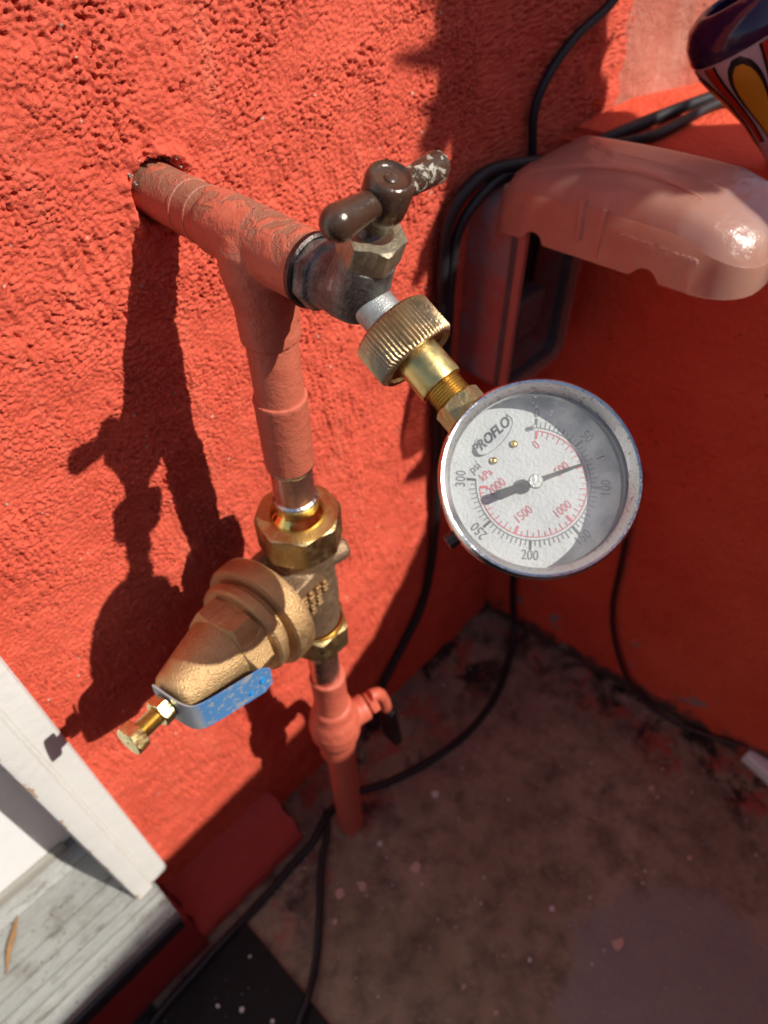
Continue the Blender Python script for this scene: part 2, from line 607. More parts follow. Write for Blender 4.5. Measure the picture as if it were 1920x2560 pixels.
def root(name, loc):
    o = bpy.data.objects.new(name, None)
    COL.objects.link(o)
    o.empty_display_size = .01
    o.location = loc
    BASE[o] = Vector(loc)
    return o

def tag(o, label, cat, group=None, kind=None):
    if label: o['label'] = label
    if cat: o['category'] = cat
    if group: o['group'] = group
    if kind: o['kind'] = kind
    return o

def add(name, bm, mat, parent=None, sharp=35, base=None, smooth=True):
    """world-space bmesh (or mesh) -> object; under a parent it keeps the parent's base"""
    if isinstance(bm, bmesh.types.BMesh):
        me = bpy.data.meshes.new(name)
        bm.to_mesh(me)
        bm.free()
    else:
        me = bm
    b = BASE[parent] if parent else Vector(base or (0, 0, 0))
    me.transform(Matrix.Translation(-b))
    if smooth:
        me.polygons.foreach_set('use_smooth', [True] * len(me.polygons))
        me.set_sharp_from_angle(angle=R(sharp))
    mats = mat if isinstance(mat, (list, tuple)) else [mat]
    for q in mats:
        me.materials.append(M[q])
    o = bpy.data.objects.new(name, me)
    COL.objects.link(o)
    BASE[o] = b
    if parent:
        o.parent = parent
    else:
        o.location = b
    return o

def fused(bm, voxel, smooth=6, fac=.5):
    """melt overlapping solids into one cast surface"""
    me = bpy.data.meshes.new('tmp')
    bmesh.ops.recalc_face_normals(bm, faces=list(bm.faces))
    bm.to_mesh(me); bm.free()
    o = bpy.data.objects.new('tmp', me)
    COL.objects.link(o)
    r = o.modifiers.new('r', 'REMESH'); r.mode = 'VOXEL'; r.voxel_size = voxel
    s = o.modifiers.new('s', 'SMOOTH'); s.iterations = smooth; s.factor = fac
    dg = bpy.context.evaluated_depsgraph_get()
    out = bpy.data.meshes.new_from_object(o.evaluated_get(dg))
    bpy.data.objects.remove(o); bpy.data.meshes.remove(me)
    return out

def text_mesh(body, size, M4, extrude=0., align='CENTER', shear=0., bold=0.):
    cu = bpy.data.curves.new('txt', 'FONT')
    cu.body = body; cu.size = size; cu.align_x = align; cu.align_y = 'CENTER'
    cu.extrude = extrude; cu.shear = shear; cu.offset = bold; cu.resolution_u = 3
    o = bpy.data.objects.new('txt', cu)
    COL.objects.link(o)
    dg = bpy.context.evaluated_depsgraph_get()
    me = bpy.data.meshes.new_from_object(o.evaluated_get(dg))
    bpy.data.objects.remove(o); bpy.data.curves.remove(cu)
    me.transform(M4)
    me.materials.clear()
    return me

# numpy gradient noise --------------------------------------------------------
def gnoise(x, y, scale, seed):
    rng = np.random.RandomState(seed)
    x = x / scale; y = y / scale
    xi = np.floor(x).astype(int); yi = np.floor(y).astype(int)
    fx = x - xi; fy = y - yi
    ang = rng.rand(256, 256) * 2 * np.pi
    gx, gy = np.cos(ang), np.sin(ang)
    def g(ix, iy, dx, dy):
        a, b = ix % 256, iy % 256
        return gx[a, b] * dx + gy[a, b] * dy
    u = fx * fx * fx * (fx * (fx * 6 - 15) + 10); v = fy * fy * fy * (fy * (fy * 6 - 15) + 10)
    n0 = g(xi, yi, fx, fy) * (1 - u) + g(xi + 1, yi, fx - 1, fy) * u
    n1 = g(xi, yi + 1, fx, fy - 1) * (1 - u) + g(xi + 1, yi + 1, fx - 1, fy - 1) * u
    return (n0 * (1 - v) + n1 * v) * 1.5

def worley(x, y, scale, seed):
    rng = np.random.RandomState(seed)
    jx, jy = rng.rand(256, 256), rng.rand(256, 256)
    x = x / scale; y = y / scale
    xi = np.floor(x).astype(int); yi = np.floor(y).astype(int)
    best = np.full(x.shape, 9.)
    for dx in (-1, 0, 1):
        for dy in (-1, 0, 1):
            a, b = (xi + dx) % 256, (yi + dy) % 256
            d = (xi + dx + jx[a, b] - x) ** 2 + (yi + dy + jy[a, b] - y) ** 2
            best = np.minimum(best, d)
    return np.sqrt(best)

def sstep(a, b, x):
    t = np.clip((x - a) / (b - a), 0, 1)
    return t * t * (3 - 2 * t)

def stucco_h(u, v):
    """height of the rough stucco in metres"""
    wx = u + .0016 * gnoise(u, v, .006, 3); wy = v + .0016 * gnoise(u, v, .006, 4)
    grain = 1 - np.clip(worley(wx, wy, .0022, 11), 0, 1)
    grain2 = 1 - np.clip(worley(wx, wy, .0013, 12), 0, 1)
    clump = gnoise(u, v, .013, 5)
    streak = gnoise(u + .12 * v, v * .16, .0032, 6) * sstep(-.1, .35, gnoise(u, v, .06, 8))
    rough = .55 + .45 * sstep(-.35, .35, gnoise(u, v, .035, 9))
    h = rough * (.0026 * grain ** 1.3 + .0014 * grain2) + .0009 * clump + .0013 * streak
    h += .0011 * gnoise(u, v, .045, 10)
    h += .0004 * gnoise(u, v, .0014, 13)
    pit = sstep(.30, .55, gnoise(u, v, .0031, 21)) * sstep(-.2, .4, gnoise(u, v, .03, 22))
    return h - .0026 * pit

def grid_mesh(U, V, P):
    nu, nv = len(U), len(V)
    uu, vv = np.meshgrid(U, V, indexing='ij')
    co = P(uu, vv).reshape(-1, 3)
    i = np.arange((nu - 1) * (nv - 1))
    a = (i // (nv - 1)) * nv + i % (nv - 1)
    q = np.stack([a, a + nv, a + nv + 1, a + 1], 1).astype(np.int32)
    me = bpy.data.meshes.new('grid')
    me.vertices.add(len(co)); me.vertices.foreach_set('co', co.astype(np.float32).ravel())
    me.loops.add(q.size); me.loops.foreach_set('vertex_index', q.ravel())
    me.polygons.add(len(q)); me.polygons.foreach_set('loop_start', np.arange(0, q.size, 4, dtype=np.int32))
    me.polygons.foreach_set('loop_total', np.full(len(q), 4, dtype=np.int32))
    me.update(calc_edges=True)
    return me

I4 = Matrix.Identity(4)
NB = bmesh.new
FLOOR = -.73

# ================================================================== SETTING
bm = NB()
box(bm, I4, (-6, -9, FLOOR - .05), (6, .2, FLOOR))
tag(add('ground', bm, 'floor', smooth=False), 'stained brown concrete patio floor with pale chips and damp patch', 'floor', kind='structure')

# rough stucco house wall ------------------------------------------------------
U = np.concatenate([np.arange(-.196, .245, .00075), np.arange(.245, .46, .0025), np.arange(.46, 1.61, .05)])
V = np.concatenate([np.arange(FLOOR - .01, -.44, .0024), np.arange(-.44, .10, .00075), np.arange(.10, .2, .004), np.arange(.2, 1.6, .07)])
def wall_pt(u, v):
    h = stucco_h(u, v)
    fade = sstep(.75, .45, np.abs(u)) * 1.
    h = h * np.clip(fade, .0, 1)
    h = h - .0006
    d = np.sqrt(u * u + v * v)
    lump = gnoise(u, v, .006, 31)
    h = h + .0035 * np.exp(-((d - .0185) / .004) ** 2) * (.6 + .9 * lump)
    h = np.where(d < .0152 + .0016 * lump, -.010, h)
    return np.stack([u, -h, v], -1)
me = grid_mesh(U, V, wall_pt)
w = add('house_wall', me, 'stucco', sharp=180)
tag(w, 'rough coral red stucco house wall that the tap sticks out of', 'wall')
# broken plaster crumbs around the pipe hole belong to the wall
for i in range(9):
    a = random.uniform(.2, 2.9) if i < 18 else random.uniform(0, 6.28)
    r = random.uniform(.0145, .0195)
    b = NB()
    ball(b, (0, 0, 0), random.uniform(.0006, .0012), 2, (1, .8, 1.1))
    for vv in b.verts:
        vv.co *= random.uniform(.95, 1.05)
        vv.co += Vector((r * math.cos(a), -random.uniform(.0005, .004), r * math.sin(a)))
    add('plaster_crumb', b, 'plaster' if i % 3 else 'dark_metal', w)

# low side wall with ledge -----------------------------------------------------
LEDGE = -.066
bm = NB()
prism(bm, [(.36, .0), (.36 + .112 * 1.3, -.994 * 1.3), (1.5, -1.3), (1.5, .0)], FLOOR - .02, LEDGE)
bmesh.ops.bevel(bm, geom=[e for e in bm.edges if all(abs(v.co.z - LEDGE) < 1e-5 for v in e.verts)], offset=.008, segments=3, affect='EDGES')
tag(add('low_wall', bm, 'low_wall', smooth=True, sharp=30), 'smooth dark red low wall at right with flat ledge on top', 'low wall')

# wall above the ledge, turned to catch the sun: a grid, slightly wavy
du = Vector((.94, -.341, 0)); nn = Vector((-.341, -.94, 0))
def up_pt(u, v):
    h = .45 * stucco_h(u + 3, v + 2) + .003 * gnoise(u, v, .05, 77)
    dip = sstep(.024, .020, np.maximum(np.abs(u - .1) - .08, np.abs(v - .03) - .085)) * .003
    h = h - dip
    return np.stack([.4276 + du.x * u + nn.x * h, du.y * u + nn.y * h, v], -1)
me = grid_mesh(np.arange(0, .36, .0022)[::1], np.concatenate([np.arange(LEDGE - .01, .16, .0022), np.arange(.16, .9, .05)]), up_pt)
uw = add('upper_wall', me, 'stucco_sun_pale', sharp=180)
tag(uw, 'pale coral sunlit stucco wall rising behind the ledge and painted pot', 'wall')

# ------------------------------------------------------------------ door
dr = root('door_frame', (-.19, 0, FLOOR + .1))
def casing(x0, x1, z0, z1):
    b = NB()
    prof = [(x1, .002), (x1, -.0075), (x1 - .0015, -.0100), (x1 - .004, -.0110), (x1 - .0165, -.0115), (x1 - .0185, -.0103), (x1 - .0205, -.0150), (x0 + .004, -.0160), (x0 + .001, -.0150), (x0, -.012), (x0, .002)]
    prism(b, prof, z0, z1, 2)
    return b
add('casing', casing(-.2105, -.1735, -.603, 1.4), 'trim', dr, 30)
b = NB(); box(b, I4, (-.2135, .0021, -.603), (-.2065, .118, 1.4)); bevel(b, .0008)
add('jamb', b, 'door', dr)
b = NB(); box(b, I4, (-.2205, .066, -.600), (-.2137, .0765, 1.4)); bevel(b, .001)
add('door_stop', b, 'door', dr)
tag(dr, 'white painted door casing with chipped inner edge beside stucco wall', 'door frame')

dl = root('door', (-.45, .06, -.59))
b = NB(); box(b, I4, (-1.05, .078, -.590), (-.2150, .116, 1.4)); bevel(b, .0012)
add('slab', b, 'door', dl)
b = NB(); box(b, I4, (-1.05, .0725, -.5975), (-.232, .0778, -.584)); bevel(b, .0012)
add('bottom_sweep', b, 'sweep', dl)
tag(dl, 'white door slab half in shadow behind its casing', 'door')

th = root('door_threshold', (-.4, .0, -.65))
b = NB()
pr = [(.125, -.640), (.125, -.597), (.072, -.597), (.070, -.600), (.060, -.6035), (.058, -.6055), (.045, -.6062)]
for yy, dz in ((.022, .0), (.006, .0006), (-.008, .0012), (-.020, .0020), (-.031, .0030)):
    pr += [(yy + .0030, -.6068 - dz), (yy + .0022, -.6084 - dz), (yy - .0012, -.6084 - dz), (yy - .0018, -.6070 - dz)]
pr += [(-.040, -.6115), (-.0455, -.6135), (-.0485, -.6190), (-.0485, -.640)]
prism(b, pr, -1.1, -.1905, 0)
add('tread', b, 'alu', th, 25)
b = NB(); box(b, I4, (-1.1, -.0515, -.648), (-.1925, -.044, -.6225)); bevel(b, .001)
add('rubber_strip', b, 'rubber', th)
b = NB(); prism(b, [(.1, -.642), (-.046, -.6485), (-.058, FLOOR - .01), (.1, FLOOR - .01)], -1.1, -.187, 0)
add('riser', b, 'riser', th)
tag(th, 'grooved grey aluminium door sill with dirt, above dark red riser', 'door sill')

b = NB()
tube(b, [(-.327, .021, -.6055), (-.316, .036, -.6035), (-.305, .048, -.604), (-.297, .058, -.6045)], lambda t: .0022 * math.sin(math.pi * min(1, max(.06, t))) + .0004, 8, 8)
tag(add('leaf', b, 'leaf_dry'), 'curled brown dry leaf lying on the aluminium door sill', 'leaf')

# curb at the foot of the wall
b = NB()
ring = [(0, FLOOR - .01), (-.052, FLOOR - .01), (-.050, -.712), (-.046, -.704), (-.006, -.668), (.004, -.66), (.004, -.66)]
prism(b, ring[:-1], -.186, -.046, 0)
bmesh.ops.subdivide_edges(b, edges=list(b.edges), cuts=6, use_grid_fill=True)
for v in b.verts:
    v.co += Vector((math.sin(v.co.y * 310) * .0016, math.sin(v.co.x * 170 + v.co.z * 90) * .0012, math.sin(v.co.x * 95 + 1) * .0012))
tag(add('mortar_curb', b, 'curb', sharp=50), 'sloped dark red mortar curb along the wall foot next to door sill', 'curb')

# flat black sheet on the floor
b = NB(); box(b, I4, (-1.0, -.52, FLOOR + .0005), (-.1475, -.068, FLOOR + .009)); bevel(b, .002)
tag(add('doormat', b, 'doormat'), 'flat black doormat with pale crumbs in front of the door sill', 'doormat')

# ================================================================== PIPEWORK
PY = -.073
wp = root('water_pipe', (0, PY, FLOOR))
b = NB()
lathe(b, frame((0, .02, 0), (0, -1, 0)), [(.0128, 0), (.0128, .045), (.0133, .0455), (.0133, .047), (.0128, .0475), (.0129, .056), (.0134, .0565), (.0134, .058), (.0130, .0585), (.0130, .075)], 48)
add('stub', b, 'pipe_worn', wp)
b = NB()
lathe(b, frame((0, -.044, 0), (0, -1, 0)), [(.0140, 0), (.0148, .004), (.0148, .062), (.0152, .0635), (.0152, .067)], 44)
lathe(b, frame((0, PY, .0), (0, 0, -1)), [(.0145, -.006), (.0182, .0), (.0182, .012), (.0165, .022), (.0150, .030), (.0148, .048)], 44)
add('tee', fused(b, .00075, 10), 'pipe_worn', wp, 60)
b = NB()
lathe(b, frame((0, PY, -.047), (0, 0, -1)), [(.0135, 0), (.0135, .0015), (.0129, .002), (.0129, .040)], 44)
add('riser', b, 'pipe_red', wp)
b = NB()
lathe(b, frame((0, PY, -.084), (0, 0, -1)), [(.0130, -.0005), (.0142, .0), (.0145, .0012), (.0142, .0024), (.0142, .046), (.0139, .0475)], 44)
add('coupling', b, 'pipe_red', wp)
b = NB()
lathe(b, frame((0, PY, -.1305), (0, 0, -1)), [(.0138, 0), (.0139, .0025), (.0128, .0045)], 44)
add('solder_ring', b, 'solder', wp)
b = NB()
lathe(b, frame((0, PY, -.130), (0, 0, -1)), [(.0124, 0), (.0124, .030)], 44)
add('copper_pipe', b, 'copper', wp)
b = NB()
lathe(b, frame((0, PY, -.158), (0, 0, -1)), [(.0126, 0), (.0136, .001), (.0138, .0025), (.0131, .0045)], 44)
add('solder_ring', b, 'solder', wp)
# lower supply
b = NB()
lathe(b, frame((.002, PY - .002, -.335), (0, 0, -1)), [(.0122, 0), (.0122, .085)], 40)
add('copper_pipe', b, 'copper', wp)
b = NB()
lathe(b, frame((.003, PY - .003, -.374), (.01, 0, -1)), [(.0126, -.001), (.0146, .0), (.0152, .002), (.0146, .004), (.0146, .064), (.0160, .068)], 40)
add('coupling', b, 'pipe_low', wp)
b = NB()
lathe(b, frame((.006, PY - .004, -.50), (.0, 0, -1)), [(.0145, 0), (.0145, .235)], 40)
add('supply_pipe', b, 'pipe_low', wp)
tag(wp, 'red painted copper water pipe with tee coming out of stucco wall', 'pipe')

# ball valve low down --------------------------------------------------------
bv = root('ball_valve', (.005, PY - .004, -.47))
b = NB()
lathe(b, frame((.004, PY - .003, -.425), (0, 0, -1)), [(.015, 0), (.0175, .004), (.0185, .014), (.0215, .022), (.0238, .036), (.0230, .052), (.0190, .064), (.0175, .070), (.0175, .092)], 40)
lathe(b, frame((.004, PY - .003, -.468), (.9, -.25, .12)), [(.013, 0), (.013, .032), (.010, .034)], 32)
add('body', fused(b, .0011, 6), 'pipe_low', bv, 60)
b = NB()
nut(b, frame((.038, PY - .012, -.4635), (.9, -.25, .12)), .020, .008, .003, 6)
add('stem_nut', b, 'pipe_low', bv)
b = NB()
tube(b, [(.040, PY - .012, -.452), (.050, PY - .014, -.458), (.057, PY - .014, -.480), (.060, PY - .014, -.500)], .006, 12, 8)
lv = add('lever', b, 'pipe_low', bv)
b = NB()
Mx = frame((.060, PY - .014, -.500), (.12, 0, -1))
box(b, Mx, (-.011, -.005, 0), (.011, .005, .085)); bevel(b, .003, 3)
add('grip', b, 'valve_black', bv)
tag(bv, 'red painted ball valve with black lever grip low on the pipe', 'valve')

# ================================================================== PRESSURE REGULATOR
pr_ = root('pressure_regulator', (0, PY, -.25))
zd = (0, 0, -1)
b = NB(); lathe(b, frame((0, PY, -.1625), zd), [(.0131, 0), (.0133, .005), (.0139, .0065), (.0165, .0095), (.0175, .013), (.0175, .016)], 48)
add('tailpiece', b, 'gold', pr_)
b = NB(); nut(b, frame((0, PY, -.1985), (0, 0, 1)), .0505, .0240, .0172, 8, phase=R(12))
un = add('union_nut', b, 'brass_nut', pr_, 28)
AX = Vector((-.1517, -.0269, .0139)).normalized()
O = Vector((0, PY, -.2265))
b = NB()
lathe(b, frame((0, PY, -.1965), zd), [(.0195, 0), (.0205, .004), (.0200, .016), (.0192, .030), (.0198, .044), (.0205, .056), (.0202, .088), (.0185, .094)], 44)
lathe(b, frame(O + AX * -.010 + Vector((0, 0, -.008)), AX), [(.010, 0), (.0185, .008), (.0195, .038), (.0235, .048), (.0235, .057)], 44)
Mx = frame(O + Vector((0, 0, -.008)), AX)
box(b, Mx, (-.0175, -.0200, .004), (.0175, .0200, .050))
# bosses
lathe(b, frame(O + Vector((.0, .017, .012)) + AX * .004, AX), [(.0055, 0), (.0065, .003), (.0065, .044)], 24)
lathe(b, frame((.006, PY - .006, -.2225), (.92, -.30, .18)), [(.0085, 0), (.0085, .0175), (.0072, .0210), (.0040, .0228)], 24)
add('body', fused(b, .0009, 7), 'bronze_dark', pr_, 60)
# cast lettering reads only as rows of raised marks
side = AX.cross(Vector((0, 0, 1))).normalized()
if side.y > 0: side = -side
rows_ = [(.0135, 5, .0034), (.0205, 6, .0034), (.0275, 5, .003), (.0345, 3, .003)]
def mark(center, ux, uy, nrm, w, h, d):
    b = NB()
    Mx = Matrix.Identity(4)
    for i in range(3):
        Mx[i][0], Mx[i][1], Mx[i][2], Mx[i][3] = ux[i], uy[i], nrm[i], center[i]
    box(b, Mx, (-w / 2, -h / 2, -d), (w / 2, h / 2, d))
    bevel(b, min(w, h) * .28, 2)
    return b
zz = Vector((0, 0, 1))
b = NB()
cast = NB()
tmp_me = bpy.data.meshes.new('m')
for r_i, (tx, cnt, hh) in enumerate(rows_):
    for k in range(cnt):
        c = O + Vector((0, 0, -.008)) + AX * (.040 - tx) + side * (.0206 if r_i < 3 else .0203) + zz * (.0125 - k * .0042 - r_i * .0012)
        m_ = mark(c, AX, zz, side, .0046 - .0012 * ((k + r_i) % 2), .0019 + .0006 * ((k * 2 + r_i) % 2), .0012)
        m_.to_mesh(tmp_me); m_.free()
        cast.from_mesh(tmp_me)
bpy.data.meshes.remove(tmp_me)
b.free()
add('cast_lettering', cast, 'bronze', pr_)
# flange, cover bell
OA = O + Vector((0, 0, -.004))
b = NB()
lathe(b, frame(OA, AX), [(.022, .0365), (.0350, .0370), (.0372, .0382), (.0380, .0405), (.0380, .0500), (.0372, .0520), (.0345, .0528), (.0285, .0528), (.0280, .0570)], 72)
add('flange', b, 'bronze', pr_, 28)
b = NB()
lathe(b, frame(OA, AX), [(.027, .0562), (.0312, .0564), (.0324, .0575), (.0326, .0600), (.0322, .0630), (.0305, .0645), (.0252, .0648), (.0242, .0700)], 72)
bl = add('bell_ring', b, 'bronze', pr_, 28)
b = NB()
lathe(b, frame(OA, AX), [(.0255, .0640), (.0250, .074), (.0212, .094), (.0164, .1160), (.0155, .1195), (.0132, .1222), (.0095, .1232), (.006, .1232)], 72)
add('bell', b, 'bronze', pr_)
b = NB()
nut(b, frame(OA + AX * .0646, AX), .0500, .0180, .020, 6, phase=R(5))
for v in b.verts:
    pass
add('wrench_flats', b, 'bronze', pr_)
BT = OA + AX * .1232
b = NB()
nut(b, frame(BT + AX * .0035, AX), .0155, .0072, .0040, 6, phase=R(20))
add('lock_nut', b, 'zinc', pr_, 28)
b = NB()
prof = []
for k in range(24):
    h = .001 + k * .00098
    prof += [(.0048, h), (.0055, h + .00049)]
lathe(b, frame(BT, AX), prof, 28)
bo = add('adjusting_bolt', b, 'brass', pr_, 20)
b = NB()
nut(b, frame(BT + AX * .0235, AX), .0170, .0078, .001, 6, phase=R(8))
add('bolt_head', b, 'zinc', pr_, 28)
# bent label strip under the bell
v_ = Vector((-.1724, -.3147, .1485)) - BT
v_ = (v_ - AX * v_.dot(AX)).normalized()
s_ = AX.cross(v_)
if s_.z > 0: s_ = -s_
dn = (s_ * math.cos(R(33)) + v_ * math.sin(R(33))).normalized()
wd = AX.cross(dn).normalized()
if wd.x * .3 + wd.z < 0: wd = -wd
path = [BT + AX * .0022 - dn * .009, BT + AX * .0024 + dn * .004, BT + AX * .0022 + dn * .012, BT + AX * .0008 + dn * .0180, BT - AX * .003 + dn * .0218, BT - AX * .011 + dn * .0252, BT - AX * .022 + dn * .0288, BT - AX * .034 + dn * .0327, BT - AX * .0445 + dn * .0360]
def strip(path, half, th, per=8):
    b = NB()
    c = catmull(path, per)
    rings = []
    n = len(c)
    for i, q in enumerate(c):
        d = (c[min(i + 1, n - 1)] - c[max(i - 1, 0)]).normalized()
        nr = d.cross(wd).normalized()
        e = min(i, n - 1 - i) * (c[1] - c[0]).length
        L = 0
        hw = half
        if n - 1 - i < 4:
            hw = half * (1 - .10 * (4 - (n - 1 - i)))
        rings.append([b.verts.new(q + wd * s * hw + nr * t * th) for s, t in ((-1, -1), (1, -1), (1, 1), (-1, 1))])
    for a, c2 in zip(rings, rings[1:]):
        for i in range(4):
            j = (i + 1) % 4
            b.faces.new((a[i], a[j], c2[j], c2[i]))
    b.faces.new(rings[0]); b.faces.new(list(reversed(rings[-1])))
    bmesh.ops.recalc_face_normals(b, faces=list(b.faces))
    return b
lt = add('label_strip', strip(path, .0112, .0005), 'tag', pr_, 30)
for s_, w_, r_ in ((.0395, .0010, .0028), (.0315, -.0045, .0021)):
    p = BT - AX * s_ + dn * (.0353 + (s_ - .0395) * .32) + wd * w_
    b = NB(); lathe(b, frame(p - dn * .0009, dn), [(r_, 0), (r_, .0007)], 24)
    add('blue_dot', b, 'blue', lt)
# lower union
b = NB(); lathe(b, frame((.001, PY, -.2870), zd), [(.0186, 0), (.0200, .002), (.0200, .0045), (.0205, .005)], 48)
add('washer', b, 'gold', pr_)
b = NB(); nut(b, frame((.0015, PY - .001, -.3170), (0, 0, 1)), .0420, .0245, .0125, 6, phase=R(28))
add('union_nut', b, 'brass_nut', pr_, 28)
tag(pr_, 'cast bronze pressure regulator with bell cover, adjusting bolt and blue label strip', 'regulator')

# ================================================================== FAUCET
fc = root('faucet', (-.002, -.118, 0))
a_ = Vector((-.03, -.90, -.44)).normalized()      # spout
s_ax = Vector((-.01, -.37, .93)).normalized()      # stem
J = Vector((-.003, -.1375, .0050))                  # where they meet
b = NB(); lathe(b, frame((0, -.1075, 0), (0, -1, 0)), [(.0148, 0), (.0156, .001), (.0156, .0032), (.0146, .0042)], 44)
add('collar', b, 'dark_metal', fc)
b = NB()
nut(b, frame((0, -.1105, 0), (0, -1, 0)), .0272, .0075, .004, 8, phase=R(10))
lathe(b, frame((0, -.116, 0), (0, -1, 0)), [(.0125, 0), (.0120, .006), (.0126, .012), (.0125, .017), (.0108, .023), (.006, .028)], 40)
lathe(b, frame(J - s_ax * .012, s_ax), [(.008, 0), (.0122, .005), (.0126, .014), (.0116, .022), (.0112, .029)], 40)
lathe(b, frame(J - a_ * .004, a_), [(.0112, 0), (.0098, .004), (.0086, .009), (.0083, .013)], 40)
add('body', fused(b, .0007, 9), 'faucet', fc, 60)
b = NB(); lathe(b, frame(J, a_), [(.0085, .006), (.0083, .012), (.0082, .036)], 40)
add('spout', b, 'spout', fc)
b = NB(); nut(b, frame(J + s_ax * .0165, s_ax), .0215, .0115, .0045, 6, phase=R(14))
add('bonnet', b, 'bonnet', fc, 28)
b = NB(); lathe(b, frame(J + s_ax * .027, s_ax), [(.0075, 0), (.0068, .0015), (.0052, .0030), (.0050, .007), (.0055, .0085), (.0055, .012)], 32)
add('stem', b, 'handle', fc)
H = J + s_ax * .0432
b = NB(); lathe(b, frame(H, s_ax), [(.0055, -.0085), (.0070, -.0079), (.0081, -.0055), (.0085, 0), (.0084, .0048), (.0078, .0068), (.0071, .0076), (.0066, .0077), (.0059, .0066), (.0052, .0063), (.0012, .0063)], 44)
hb = add('handle_hub', b, 'handle', fc, 40)
b = NB(); lathe(b, frame(H, s_ax), [(.0022, .0058), (.0022, .0067), (.0014, .0072)], 20)
add('screw', b, 'handle_flecked', hb)
hx = Vector((1, .06, .02)).normalized()
def arm(sign, L, r0, r1):
    b = NB()
    pr = [(r0, .004), (r0 * 1.0, .008)]
    for k in range(1, 9):
        t = k / 8
        pr.append((r0 + (r1 - r0) * t, .008 + (L - .008 - r1) * t))
    for k in range(1, 9):
        an = k / 8 * math.pi / 2
        pr.append((max(.0003, r1 * math.cos(an)), L - r1 + r1 * math.sin(an)))
    lathe(b, frame(H - s_ax * .0005, hx * sign), pr, 40)
    return b
add('handle_arm', arm(-1, .0292, .0047, .0060), 'handle', fc)
add('handle_arm', arm(1, .0320, .0044, .0056), 'handle_flecked', fc)
tag(fc, 'oxidised hose tap with dark brown T handle above the gauge', 'faucet')

# ================================================================== PRESSURE GAUGE
pg = root('pressure_gauge', J + a_ * .03)
KN = 62
def knurl(r, h, a, k):
    if 2 <= k <= 5:
        return r + .00060 * max(-.6, math.cos(a * KN)) * (1 if k in (3, 4) else .6)
    return r
b = NB()
lathe(b, frame(J, a_), [(.0088, .0195), (.0148, .0196), (.0158, .0203), (.0162, .0210), (.0162, .0350), (.0158, .0357), (.0156, .0363), (.0153, .0367), (.0135, .0367), (.0131, .0352), (.0098, .0348)], KN * 6, rf=knurl)
add('hose_nut', b, 'brass_old', pg, 50)
b = NB()
lathe(b, frame(J, a_), [(.0090, .0335), (.0091, .0490), (.0088, .0500), (.0066, .0504)], 48)
add('adapter', b, 'brass', pg)
b = NB()
pr2 = []
for k in range(8):
    h = .0500 + k * .0011
    pr2 += [(.0068, h), (.0077, h + .0006)]
lathe(b, frame(J, a_), pr2, 40)
add('thread', b, 'brass', pg, 20)
GAX = J + a_ * .100                             # on the stem axis
view = Vector((-.17, -.31, .15)) - GAX
gn = (view - a_ * view.dot(a_)).normalized()
gn = Matrix.Rotation(R(-13), 3, a_) @ gn
GC = GAX + gn * .0225
gx_up = -a_                                   # dial 'up' points to the stem
gr = gx_up.cross(gn).normalized()              # dial right seen from the front
if gr.dot(Vector((1, -1, 0))) < 0: pass
GM = Matrix.Identity(4)
for i in range(3):
    GM[i][0], GM[i][1], GM[i][2], GM[i][3] = gr[i], gx_up[i], gn[i], GC[i]
# local frame: x right, y towards stem, z out of the face; z=0 at bezel front
st1 = J + a_ * .0575
st0 = GAX - a_ * .0318
sd_ = (st0 - st1).normalized()
b = NB()
Mst = frame(st1, sd_, gn)
nut(b, Mst, .0165, (st0 - st1).length, .003, 6, phase=R(12))
add('stem_block', b, 'brass_nut', pg, 28)
GR = .0340
b = NB()
lathe(b, GM, [(.006, -.0305), (.0290, -.0300), (.0318, -.0285), (.0325, -.026), (.0325, -.006), (.0318, -.0055)], 96, cap1=False)
add('case', b, 'case', pg)
b = NB()
lathe(b, GM, [(.0318, -.0085), (.0334, -.0080), (.0342, -.0060), (.0345, -.0032), (.0342, -.0010), (.0334, .0), (.0326, -.0003), (.0319, -.0016), (.0309, -.0034), (.0303, -.0042), (.0302, -.0075)], 128, cap0=False, cap1=False)
bz = add('bezel', b, 'chrome', pg)
b = NB()
lathe(b, GM @ Matrix.Rotation(0, 4, 'Z'), [(.0305, -.0054), (.0002, -.0044)], 64, cap0=False)
add('lens', b, 'lens', pg)
DZ = -.0148
b = NB(); lathe(b, GM, [(.0316, DZ), (.0002, DZ)], 96, cap0=False)
dl_ = add('dial', b, 'dial', pg)
b = NB(); lathe(b, GM, [(.0316, DZ + .0002), (.0309, -.0056)], 96, cap0=False, cap1=False)
add('inner_wall', b, 'dial', pg)
k_blowout = frame(GC - gn * .024 + (gr * -.0321 + gx_up * .003), (gr * -1 + gx_up * .09), gn)
b = NB(); nut(b, k_blowout, .0052, .0042, .001, 6)
add('case_screw', b, 'dark_metal', pg)
# dial print: angles measured from 'up' clockwise seen from the front
A0, A1 = 43.5, 313.5
ZP = DZ + .00015
def dp(ang, r, z=ZP):
    a = R(ang)
    return GM @ Vector((math.sin(a) * r, math.cos(a) * r, z))
def ring_arc(r0, r1, a0, a1, n=90):
    b = NB()
    prev = None
    for i in range(n + 1):
        a = a0 + (a1 - a0) * i / n
        q = (b.verts.new(dp(a, r0)), b.verts.new(dp(a, r1)))
        if prev: b.faces.new((prev[0], q[0], q[1], prev[1]))
        prev = q
    return b
def tick(b, ang, r0, r1, w):
    a = R(ang)
    d = Vector((math.sin(a), math.cos(a), 0)); s = Vector((d.y, -d.x, 0)) * w / 2
    vs_ = [b.verts.new(GM @ (d * r + s * k + Vector((0, 0, ZP + .00002)))) for r, k in ((r0, -1), (r0, 1), (r1, 1), (r1, -1))]
    b.faces.new(vs_)
RB, RR = .0203, .0191
